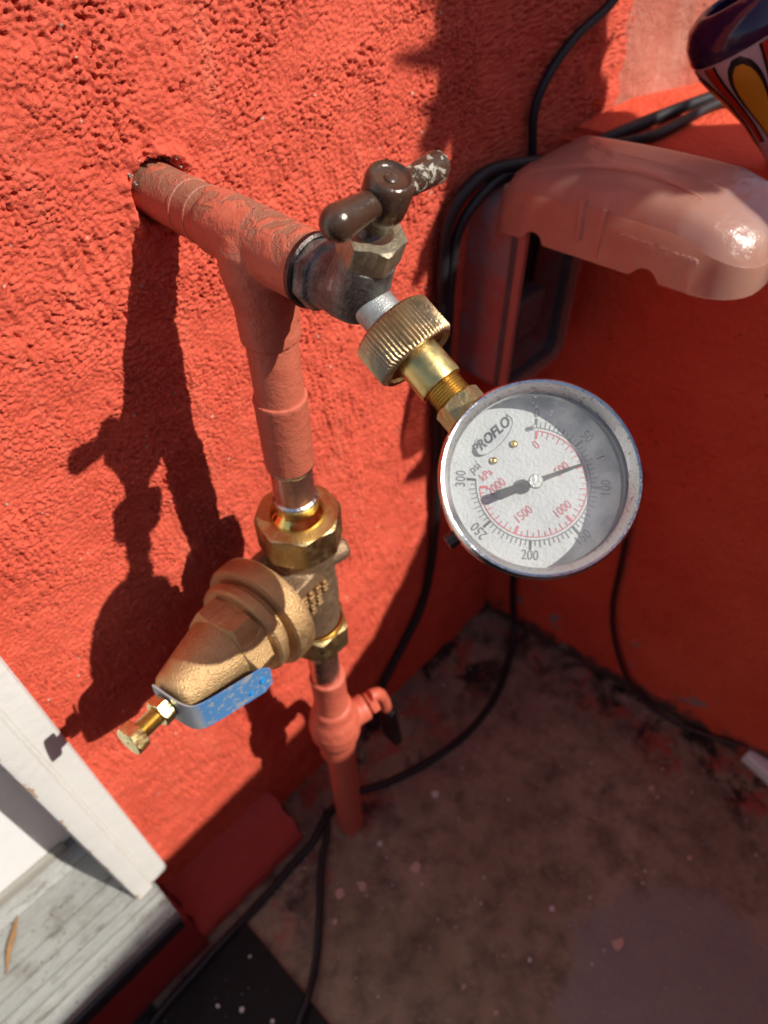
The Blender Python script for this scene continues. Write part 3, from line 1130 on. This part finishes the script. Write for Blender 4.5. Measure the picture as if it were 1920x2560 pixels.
add('psi_arc', ring_arc(RB - .00016, RB + .00016, A0, A1), 'ink_grey', dl_)
add('kpa_arc', ring_arc(RR - .00016, RR + .00016, A0 + 1, A0 + 270 * (290 / 300)), 'ink_red', dl_)
b = NB(); b2 = NB()
for k in range(61):
    a = A0 + 270 * k / 60
    if k % 10 == 0: tick(b2, a, RB, RB + .0033, .0009)
    elif k % 2 == 0: tick(b, a, RB, RB + .0026, .00028)
    else: tick(b, a, RB, RB + .0019, .00028)
add('psi_ticks', b, 'ink_grey', dl_); add('psi_major_ticks', b2, 'ink', dl_)
b = NB(); b2 = NB()
for k in range(41):
    a = A0 + 1 + 270 * (k * 50 / 6.895) / 300
    if k % 10 == 0: tick(b2, a, RR - .0029, RR, .0009)
    elif k % 2 == 0: tick(b, a, RR - .0025, RR, .00028)
    else: tick(b, a, RR - .0016, RR, .00028)
add('kpa_ticks', b, 'ink_red', dl_); add('kpa_major_ticks', b2, 'ink_red', dl_)
def put_text(name, body, x, y, rot, size, mat, shear=0., bold=0., sx=.82):
    Mt = GM @ Matrix.Translation((x, y, ZP + .00004)) @ Matrix.Rotation(R(rot), 4, 'Z') @ Matrix.Diagonal((sx, 1, 1, 1))
    return add(name, text_mesh(body, size, Mt, 0, shear=shear, bold=bold), mat, dl_, smooth=False)
for v_ in (0, 50, 100, 150, 200, 250, 300):
    an = A0 + 270 * v_ / 300
    rr = .0256
    rot = -an
    if 90 < an < 265: rot = 180 - an
    put_text('psi_number', str(v_), math.sin(R(an)) * rr, math.cos(R(an)) * rr, rot, .0050, 'ink_grey')
for v_, x_, y_ in ((0, .0099, .0098), (500, .0112, -.0026), (1000, .0018, -.0136), (1500, -.0100, -.0062), (2000, -.0108, .0074)):
    put_text('kpa_number', str(v_), x_, y_, 0, .0048, 'ink_red', sx=.76)
put_text('psi_word', 'psi', -.0122, .0176, 0, .0046, 'ink_grey')
put_text('kpa_word', 'kPa', -.0108, .0130, 0, .0042, 'ink_red')
lg = put_text('logo_lettering', 'PROFLO', -.0004, .0226, 3, .0050, 'ink', shear=.30, bold=.00014, sx=.92)
put_text('registered_mark', '\u00ae', .0090, .0246, 0, .0018, 'ink')
# logo swoosh: open ellipse, heavy at the left
b = NB(); prev = None
for i in range(61):
    t = i / 60
    a = R(118 + 268 * t)
    wgt = .00020 + .00125 * math.exp(-((a - R(188)) / .55) ** 2)
    p = Vector((.0 + .0096 * math.cos(a), .0222 + .0040 * math.sin(a) + .0009 * math.cos(a), ZP + .00003))
    q = Vector((.0 + (.0096 - wgt) * math.cos(a), .0222 + (.0040 - wgt * .6) * math.sin(a) + .0009 * math.cos(a), ZP + .00003))
    q = (b.verts.new(GM @ p), b.verts.new(GM @ q))
    if prev: b.faces.new((prev[0], prev[1], q[1], q[0]))
    prev = q
add('logo_ellipse', b, 'ink', dl_, smooth=False)
for x_, y_ in ((.0040, .0152), (-.0055, .0152)):
    b = NB(); lathe(b, GM @ Matrix.Translation((x_, y_, DZ)), [(.0013, 0), (.0013, .0007), (.0010, .0010), (.0008, .0007), (.0002, .0009)], 24)
    add('dial_rivet', b, 'brass', pg)
b = NB(); lathe(b, GM @ Matrix.Translation((math.sin(R(A0 - 3)) * .0202, math.cos(R(A0 - 3)) * .0202, DZ)), [(.0008, 0), (.0008, .0022), (.0004, .0026)], 20)
add('stop_pin', b, 'needle_hub', pg)
# needle
an = A0 + 270 * 73 / 300
Mn = GM @ Matrix.Rotation(R(-an), 4, 'Z')
NZ = DZ + .0042
b = NB()
pts = [(-.0018, -.0138), (-.0008, -.0152), (.0008, -.0152), (.0018, -.0138), (.0013, -.003), (.0012, .0), (.0009, .004), (.00040, .0205), (.00016, .0258), (-.00016, .0258), (-.00040, .0205), (-.0009, .004), (-.0012, .0), (-.0012, -.003)]
A_ = [b.verts.new(Mn @ Vector((x, y, NZ))) for x, y in pts]
B_ = [b.verts.new(Mn @ Vector((x, y, NZ + .0004))) for x, y in pts]
b.faces.new(list(reversed(A_))); b.faces.new(B_)
for i in range(len(pts)):
    j = (i + 1) % len(pts); b.faces.new((A_[i], A_[j], B_[j], B_[i]))
nd = add('needle', b, 'needle', pg, smooth=False)
b = NB(); lathe(b, GM, [(.0026, NZ - .0003), (.0026, NZ + .0008), (.0022, NZ + .0012), (.0002, NZ + .0012)], 32)
add('hub', b, 'needle_hub', nd)
b = NB(); lathe(b, GM, [(.0012, DZ), (.0012, NZ)], 16)
add('spindle', b, 'needle_hub', nd)
tag(pg, 'round chrome pressure gauge with white dial screwed to the tap spout', 'pressure gauge')

# ================================================================== OUTLET BOX
ob = root('outlet_cover', (.29, 0, -.15))
X0, X1, BZ0, BZ1, BY = .247, .337, -.245, -.078, -.050
def shell_box(x0, x1, y0, y1, z0, z1, th, r):
    """open-fronted (towards -Y) rounded box"""
    def rect(i, y):
        pts = []
        rr = max(.0008, r - i)
        for cx, cz, a0 in ((x1 - i - rr, z1 - i - rr, 0), (x0 + i + rr, z1 - i - rr, 90), (x0 + i + rr, z0 + i + rr, 180), (x1 - i - rr, z0 + i + rr, 270)):
            for k in range(6):
                a = R(a0 + 90 * k / 5)
                pts.append((cx + rr * math.cos(a), y, cz + rr * math.sin(a)))
        return pts
    b = NB()
    loops = [rect(0, y0), rect(0, y1 + .002), rect(.001, y1), rect(th, y1), rect(th, y0 - .006)]
    L = [[b.verts.new(p) for p in l] for l in loops]
    n = len(L[0])
    for p, q in zip(L, L[1:]):
        for i in range(n):
            j = (i + 1) % n
            b.faces.new((p[i], p[j], q[j], q[i]))
    b.faces.new(L[0]); b.faces.new(L[-1])
    bmesh.ops.recalc_face_normals(b, faces=list(b.faces))
    return b
add('box', shell_box(X0, X1, -.0002, BY + .010, BZ0, BZ1, .005, .016), 'box', ob)
b = shell_box(X0 - .0015, X1 + .0015, BY + .0098, BY + .005, BZ0 - .0015, BZ1 + .0015, .0075, .017)
b.free()
def ring_plate(x0, x1, z0, z1, ya, yb, w, r):
    def rect(i, y):
        pts = []
        rr = max(.0008, r - i)
        for cx, cz, a0 in ((x1 - i - rr, z1 - i - rr, 0), (x0 + i + rr, z1 - i - rr, 90), (x0 + i + rr, z0 + i + rr, 180), (x1 - i - rr, z0 + i + rr, 270)):
            for k in range(6):
                a = R(a0 + 90 * k / 5)
                pts.append((cx + rr * math.cos(a), y, cz + rr * math.sin(a)))
        return pts
    b = NB()
    loops = [rect(0, ya), rect(0, yb), rect(w, yb), rect(w, ya)]
    L = [[b.verts.new(p) for p in l] for l in loops]
    L.append(L[0])
    n = len(L[0])
    for p, q in zip(L, L[1:]):
        for i in range(n):
            j = (i + 1) % n
            b.faces.new((p[i], p[j], q[j], q[i]))
    bmesh.ops.recalc_face_normals(b, faces=list(b.faces))
    return b
add('gasket', ring_plate(X0 + .001, X1 - .001, BZ0 + .001, BZ1 - .001, BY + .0098, BY + .0035, .007, .015), 'box_grey', ob)
add('front_frame', ring_plate(X0 - .0005, X1 + .0005, BZ0 - .0005, BZ1 + .0005, BY + .0033, BY - .003, .0045, .016), 'box_pink', ob)
b = NB(); box(b, I4, (X0 + .0055, -.014, BZ0 + .006), (X1 - .0055, -.011, BZ1 - .006)); bevel(b, .001)
add('outlet_plate', b, 'box_black', ob)
for zc in (-.115, -.185):
    b = NB(); lathe(b, frame(((X0 + X1) / 2, -.0142, zc), (0, -1, 0)), [(.017, 0), (.017, .003), (.0155, .004)], 32)
    of = add('socket_face', b, 'box_black', ob)
    for dx in (-.0063, .0063):
        b = NB(); box(b, I4, ((X0 + X1) / 2 + dx - .0011, -.0188, zc - .002), ((X0 + X1) / 2 + dx + .0011, -.0184, zc + .006))
        add('slot', b, 'cable', of, smooth=False)
b = NB(); box(b, I4, (.268, -.044, -.205), (.306, -.0185, -.165)); bevel(b, .005, 3)
add('plug', b, 'box_grey', ob)
# hinged lid, swung up so that its hollow faces down
lid_pts = None
LX0, LX1, LY0, LY1, LZ0, LZ1 = .243, .341, -.026, -.208, -.099, -.054
def lid_mesh():
    th = .0022
    def contour(i, grow, z, rc=.020, rfar=.030):
        # rounded rectangle in XY, big radius at the free end
        x0, x1, ya, yb = LX0 + i, LX1 - i, LY0 - i, LY1 + i
        pts = []
        for cx, cy, a0, r in ((x1, ya, 0, rc * .4), (x0, ya, 90, rc * .4), (x0, yb, 180, rfar), (x1, yb, 270, rfar)):
            r = max(.003, r - i)
            ccx = cx - r if cx == x1 else cx + r
            ccy = cy - r if cy == ya else cy + r
            for k in range(8):
                a = R(a0 + 90 * k / 7)
                pts.append((ccx + r * math.cos(a), ccy + r * math.sin(a), z))
        # densify the long straight runs
        out = []
        n = len(pts)
        for q in range(n):
            p0, p1 = Vector(pts[q]), Vector(pts[(q + 1) % n])
            m_ = max(1, int((p1 - p0).length / .0035))
            for s in range(m_):
                out.append(p0 + (p1 - p0) * s / m_)
        return out
    spec = [(0, LZ0), (.0, LZ0 + .012), (.001, LZ0 + .030), (.0025, LZ1 - .016), (.006, LZ1 - .007), (.012, LZ1 - .002), (.020, LZ1), (.028, LZ1 + .0004), (.036, LZ1 + .0006), (.044, LZ1 + .0007)]
    b = NB()
    def loop(i, z, ref):
        c = contour(0, 0, z)
        cx, cy = (LX0 + LX1) / 2, (LY0 + LY1) / 2
        fx = 1 - i / ((LX1 - LX0) / 2); fy = 1 - i / ((LY0 - LY1) / 2)
        return [Vector((cx + (p.x - cx) * fx, cy + (p.y - cy) * fy, z)) for p in c]
    loops = [loop(i, z, None) for i, z in spec]
    inner = [loop(i + th, z - (0 if q == 0 else th * .8), None) for q, (i, z) in enumerate(spec)]
    # slope of the lid and cord notches in the rim
    notch = (-.060, -.1465)
    def shape(p, rim):
        z = p.z
        if rim and p.x < LX0 + .006:
            for ny in notch:
                d = abs(p.y - ny)
                if d < .0085: z += .0075 * math.sqrt(max(0, 1 - (d / .0085) ** 2))
        far = (p.y - LY0) / (LY1 - LY0)
        z += .010 * far                       # tilts up a little
        if not rim and z > LZ1 - .02:
            z -= .012 * max(0, far - .72) / .28
            z += .004 * math.sin(math.pi * min(1, max(0, far)))
        return Vector((p.x, p.y, z))
    seq = [[shape(p, q == 0) for p in l] for q, l in enumerate(loops)]
    seqi = [[shape(p, q == 0) for p in l] for q, l in enumerate(inner)]
    Lo = [[b.verts.new(p) for p in l] for l in seq]
    Li = [[b.verts.new(p) for p in l] for l in seqi]
    n = len(Lo[0])
    def skin(A, B):
        for i in range(n):
            j = (i + 1) % n
            b.faces.new((A[i], A[j], B[j], B[i]))
    for p, q in zip(Lo, Lo[1:]): skin(p, q)
    for p, q in zip(Li, Li[1:]): skin(q, p)
    skin(Li[0], Lo[0])
    b.faces.new(Lo[-1]); b.faces.new(list(reversed(Li[-1])))
    bmesh.ops.recalc_face_normals(b, faces=list(b.faces))
    return b
ld = add('lid', lid_mesh(), 'lid', ob, 60)
Mt = Matrix.Translation((.268, -.128, LZ1 + .0104)) @ Matrix.Rotation(R(-90), 4, 'Z')
Mt = Matrix.Translation((LX0 + .0016, -.150, -.0715)) @ Matrix(((0, 0, -1, 0), (-1, 0, 0, 0), (0, 1, 0, 0), (0, 0, 0, 1)))
add('raised_lettering', text_mesh('COVER CLOSED', .0074, Mt, .0011), 'lid_text', ld, smooth=False)
arc = [(LX0 + .010, -.045, -.0560), (LX0 + .022, -.075, -.0475), (LX0 + .030, -.110, -.0430), (LX0 + .027, -.140, -.0425), (LX0 + .022, -.160, -.0450)]
b = NB(); tube(b, arc, .0016, 8, 8)
add('ridge', b, 'lid', ld)
b = NB(); tube(b, [(LX0 + .0008, -.095, -.083), (LX0 + .0010, -.094, -.070), (LX0 + .003, -.092, -.058)], .0028, 10, 6)
add('latch_rib', b, 'lid', ld)
b = NB(); box(b, I4, (LX0 - .0008, -.1115, -.090), (LX0 + .001, -.1085, -.058)); bevel(b, .0006)
add('rib', b, 'lid', ld)
b = NB(); lathe(b, frame((X0 + .004, LY0 - .004, BZ1 + .0035), (1, 0, 0)), [(.0028, 0), (.0028, X1 - X0 - .008)], 16)
add('hinge_pin', b, 'box_grey', ob)
tag(ob, 'weatherproof outlet box with cloudy plastic lid swung open beside the low wall', 'outlet box')

# ================================================================== CABLES
def cable(pts, r, label, mat='cable', n=10):
    b = NB(); tube(b, pts, r, n, 10)
    return tag(add('cable', b, mat, sharp=180), label, 'cable', 'loose cables in the corner')
cable([(.44, -.008, .05), (.391, -.007, .013), (.349, -.006, -.002), (.320, -.006, -.020), (.308, -.006, -.041), (.310, -.008, -.072), (.300, -.010, -.078), (.27, -.011, -.072), (.24, -.011, -.066)], .0034, 'black cable arching down the shaded wall from the top edge')
cable([(.60, -.105, -.058), (.523, -.072, -.0605), (.474, -.060, -.0615), (.412, -.051, -.0615), (.365, -.046, -.0615), (.340, -.040, -.064), (.305, -.026, -.0685), (.254, -.014, -.063), (.224, -.012, -.070), (.2105, -.010, -.088), (.207, -.010, -.113), (.208, -.010, -.150), (.210, -.010, -.195), (.212, -.009, -.246), (.217, -.008, -.321), (.222, -.007, -.420), (.219, -.007, -.498), (.205, -.007, -.563), (.170, -.008, -.612), (.133, -.010, -.654), (.122, -.014, -.690), (.11, -.02, -.722)], .0047, 'thick black cable crossing the ledge and looping down round the outlet box')
cable([(.58, -.125, -.058), (.498, -.084, -.0610), (.470, -.073, -.0610), (.429, -.070, -.0618), (.383, -.068, -.0618), (.354, -.058, -.0618), (.335, -.040, -.066), (.30, -.020, -.073), (.262, -.017, -.0695), (.232, -.016, -.079), (.2185, -.013, -.098), (.214, -.013, -.13), (.2145, -.013, -.17), (.217, -.012, -.22), (.225, -.011, -.28), (.235, -.010, -.34)], .0038, 'second black cable on the ledge, dipping behind the cloudy lid')
cable([(.335, -.025, -.30), (.350, -.030, -.45), (.3555, -.036, -.58), (.356, -.045, -.655), (.350, -.058, -.705), (.316, -.081, -.724), (.254, -.104, -.7255), (.189, -.109, -.7255), (.129, -.099, -.7255), (.074, -.080, -.7255), (.028, -.056, -.7255), (-.008, -.0525, -.7255), (-.04, -.062, -.7255), (-.075, -.064, -.7255), (-.126, -.067, -.7255), (-.172, -.069, -.7165), (-.216, -.071, -.7165), (-.259, -.073, -.7165), (-.33, -.085, -.7165)], .0042, 'black cable hanging below the gauge and curving across the floor past the pipe')
cable([(-.006, -.0475, -.7255), (-.024, -.068, -.7255), (-.049, -.086, -.7255), (-.091, -.127, -.7255), (-.119, -.152, -.7255), (-.148, -.172, -.7185), (-.168, -.181, -.7165), (-.2, -.20, -.7165), (-.24, -.23, -.7165)], .0038, 'black cable running from the pipe foot over the sheet edge to the camera')
cable([(.369, -.145, -.36), (.3715, -.155, -.44), (.3725, -.162, -.50), (.373, -.170, -.573), (.3745, -.189, -.636), (.378, -.220, -.694), (.380, -.258, -.722), (.385, -.302, -.7255), (.392, -.347, -.712), (.400, -.371, -.7045), (.423, -.397, -.7045)], .0030, 'thin dark red cable hanging on the low wall to the white block', 'cable_brown')

# white block on the floor at the right edge
b = NB(); box(b, Matrix.Translation((.404, -.404, FLOOR)) @ Matrix.Rotation(R(-10), 4, 'Z'), (-.014, -.034, .002), (.014, .022, .0215)); bevel(b, .0035, 3)
tag(add('adapter_block', b, 'white_plastic'), 'white plastic block on the floor against the low wall, cable across it', 'adapter')

# ================================================================== PAINTED POT ON THE LEDGE
def pot_mat():
    t = NT('talavera_glaze')
    return t.mat
PB = Vector((.402, -.165, LEDGE + .001)); PT = Vector((.375, -.103, .026))
pa = (PT - PB).normalized(); PL = (PT - PB).length
M['glaze_purple'] = plain('purple_glaze', (.035, .012, .055), .12, var=.25, scale=25, spec=.6)
M['glaze_white'] = plain('white_glaze', (.58, .45, .42), .15, var=.05, spec=.6)
M['glaze_yellow'] = plain('yellow_glaze', (.66, .32, .015), .15, var=.12, scale=40, spec=.6)
M['glaze_red'] = plain('red_glaze', (.45, .035, .012), .15, var=.12, scale=40, spec=.6)
M['glaze_black'] = plain('black_glaze', (.012, .008, .010), .15, spec=.6)
pv = root('painted_pot', PB)
FP = frame(PB, pa, (0, 0, 1))
prof = [(.010, 0), (.0125, .002), (.0130, .010), (.0145, .025), (.0185, .045), (.0250, .064), (.0310, .080), (.0340, .090), (.0348, .098), (.0335, .107), (.0290, .1145), (.0225, .1185), (.0195, .1192), (.0180, .1180), (.0185, .1120), (.026, .100), (.026, .085)]
def pr_at(h):
    for (r0, h0), (r1, h1) in zip(prof, prof[1:12]):
        if h0 <= h <= h1: return r0 + (r1 - r0) * (h - h0) / (h1 - h0)
    return .03
b = NB(); lathe(b, FP, prof[:9], 48, cap1=False); add('body', b, 'glaze_white', pv)
b = NB(); lathe(b, FP, [(.0350, .0955), (.0356, .098), (.0343, .107), (.0297, .1150), (.0225, .1192), (.0190, .1192), (.0176, .1175), (.0185, .1110), (.026, .100), (.026, .080), (.004, .078)], 48, cap0=False); add('shoulder', b, 'glaze_purple', pv)
def decal(name, f, mat, off):
    """f(u,v) -> (angle, height) surface patch lying on the pot"""
    b = NB()
    nu, nv = 10, 14
    g = [[None] * (nv + 1) for _ in range(nu + 1)]
    for i in range(nu + 1):
        for j in range(nv + 1):
            a, h = f(i / nu, j / nv)
            r = pr_at(h) + off
            g[i][j] = b.verts.new(FP @ Vector((r * math.cos(a), r * math.sin(a), h)))
    for i in range(nu):
        for j in range(nv):
            b.faces.new((g[i][j], g[i + 1][j], g[i + 1][j + 1], g[i][j + 1]))
    bmesh.ops.recalc_face_normals(b, faces=list(b.faces))
    add(name, b, mat, pv)
def petal(a0, wa, h0, h1):
    def f(u, v):
        s = math.sqrt(max(0, math.sin(math.pi * min(1, .02 + v * .97)))) * (.55 + .45 * v)
        return a0 + (u - .5) * 2 * wa * s, h0 + (h1 - h0) * v
    return f
for k in range(6):
    a0 = k * 2 * math.pi / 6 + .87
    decal('petal_outline', petal(a0, .44, .022, .0935), 'glaze_black', .00035)
    decal('petal', petal(a0, .34, .026, .0885), 'glaze_yellow', .0007)
    decal('stripe_outline', lambda u, v, a=a0 + math.pi / 6: (a + (u - .5) * .26, .030 + .064 * v), 'glaze_black', .0004)
    decal('stripe', lambda u, v, a=a0 + math.pi / 6: (a + (u - .5) * .17, .031 + .063 * v), 'glaze_red', .0008)
tag(pv, 'glazed pot with purple shoulder and yellow petals leaning on the ledge', 'pot')

# ================================================================== LITTER ON THE FLOOR
def chip(p, size, mat, label=None, seed=0):
    rnd = random.Random(seed)
    b = NB()
    n = 7
    pts = [(size * rnd.uniform(.6, 1.1) * math.cos(2 * math.pi * i / n), size * rnd.uniform(.5, 1.0) * math.sin(2 * math.pi * i / n)) for i in range(n)]
    prism(b, pts, 0, size * .22, 2)
    for v in b.verts:
        v.co += Vector((p[0], p[1], p[2] + rnd.uniform(0, size * .1)))
    o = add('paint_chip', b, mat, smooth=False)
    tag(o, label, 'paint chip', 'crumbs on the doormat' if 'doormat' in label else 'paint chips on the floor')
SM = 'small pale paint chip scattered on the brown floor'
chip((.022, -.168, -.7298), .0085, 'flake', 'largest pink paint chip on the floor near the pipe foot', 1)
chip((.114, -.376, -.7298), .0080, 'flake', 'pink paint chip lying in the damp bluish stain', 2)
for i, p in enumerate([(.094, -.305), (-.057, -.124), (-.034, -.137), (.037, -.316), (-.029, -.28), (-.024, -.318), (.012, -.12), (.288, -.318), (.246, -.39), (.10, -.13), (-.08, -.14)]):
    chip((p[0], p[1], -.7298), [.0035, .007, .006, .003, .003, .0028, .004, .005, .004, .006, .0035][i], 'flake' if i % 3 else 'flake_white', SM, 10 + i)

for i, p in enumerate([(-.20, -.13), (-.185, -.16), (-.165, -.10), (-.215, -.11), (-.18, -.20)]):
    chip((p[0], p[1], FLOOR + .0092), [.0032, .0024, .0020, .0026, .0018][i], 'flake_white', 'tiny white crumb lying on the black doormat', 40 + i)
rnd = random.Random(9)
b = NB()
for k in range(260):
    x_, y_ = rnd.uniform(-.14, .36), -rnd.uniform(.01, .62)
    r_ = rnd.choice((.0005, .0006, .0008, .0010, .0015))
    bmesh.ops.create_icosphere(b, subdivisions=1, radius=r_, matrix=Matrix.Translation((x_, y_, FLOOR + r_ * .5)) @ Matrix.Diagonal((1, rnd.uniform(.6, 1.4), .6, 1)))
tag(add('grit', b, 'flake_white', smooth=False), 'fine pale grit sprinkled over the brown floor', 'grit', kind='stuff')

# ================================================================== ADDED OUTSIDE THE FRAME: unseen wall and plant to shade the corner
b = NB()  # added wall, its top outline shaped to cast the low shadow edge
prism(b, [(-3.2, FLOOR - .02), (1.9, FLOOR - .02), (1.9, .80), (.74, .80), (.70, .77), (.633, .661), (.585, .58), (.526, .506), (.470, .466), (.403, .451), (.22, .440), (.203, .430), (.198, .408), (.085, .395), (-.4, .37), (-3.2, .34)], -1.10, -1.0, 1)
tag(add('added_shade_wall', b, 'stone', smooth=False), 'added unseen red stucco wall with a curved stepped top, shading the wall foot', 'shade wall')

pp = root('added_shade_plant', (.512, -.50, LEDGE))  # added plant, sized and spread to shade the corner
Fq = frame((.512, -.50, LEDGE), (0, 0, 1))
b = NB(); lathe(b, Fq, [(.056, .001), (.060, .06), (.074, .16), (.090, .26), (.098, .31), (.104, .318), (.104, .345), (.094, .350), (.090, .335), (.080, .33)], 48)
add('pot', b, 'terracotta', pp)
b = NB(); lathe(b, Fq, [(.092, .325), (.02, .345)], 32); add('soil', b, 'soil', pp)
b = NB(); tube(b, [(.505, -.50, LEDGE + .32), (.498, -.50, .45), (.500, -.498, .62), (.495, -.502, .80)], lambda t: .012 - .008 * t, 10, 6)
add('stem', b, 'stem_bark', pp)
rnd = random.Random(4)
for k in range(190):
    az = rnd.uniform(0, 6.283); el = rnd.uniform(.25, 1.35); L_ = rnd.uniform(.10, .16); wd_ = rnd.uniform(.022, .034)
    r0 = .075 * math.sqrt(rnd.random()); hz = rnd.uniform(.24, .80)
    if k >= 174:
        az = rnd.uniform(2.7, 3.6); el = rnd.uniform(-.5, .5); r0 = .02; L_ = .21; wd_ = .017; hz = rnd.uniform(.46, .80)
    b = NB()
    d = Vector((math.cos(az) * math.cos(el), math.sin(az) * math.cos(el), math.sin(el)))
    s = Vector((-math.sin(az), math.cos(az), 0)); nr = d.cross(s)
    pa2 = rnd.uniform(0, 6.283)
    o_ = Vector((.499 + .8 * r0 * math.cos(pa2), -.50 + r0 * math.sin(pa2), hz)) - d * L_ * .5
    rings = []
    for i in range(8):
        t = i / 7
        w_ = wd_ * (math.sin(math.pi * (.18 + .80 * t)) ** .8)
        q = o_ + d * L_ * t + Vector((math.cos(az), math.sin(az), -.3)) * .02 * t * t
        rings.append([b.verts.new(q - s * w_), b.verts.new(q + nr * w_ * .28), b.verts.new(q + s * w_), b.verts.new(q - nr * (w_ * .28 + .002))])
    for A2, B2 in zip(rings, rings[1:]):
        for i in range(4):
            j = (i + 1) % 4
            b.faces.new((A2[i], A2[j], B2[j], B2[i]))
    b.faces.new(rings[0]); b.faces.new(list(reversed(rings[-1])))
    bmesh.ops.recalc_face_normals(b, faces=list(b.faces))
    add('leaf', b, 'leaf', pp)
tag(pp, 'added unseen terracotta urn with leafy green shrub, shading the corner', 'potted plant')
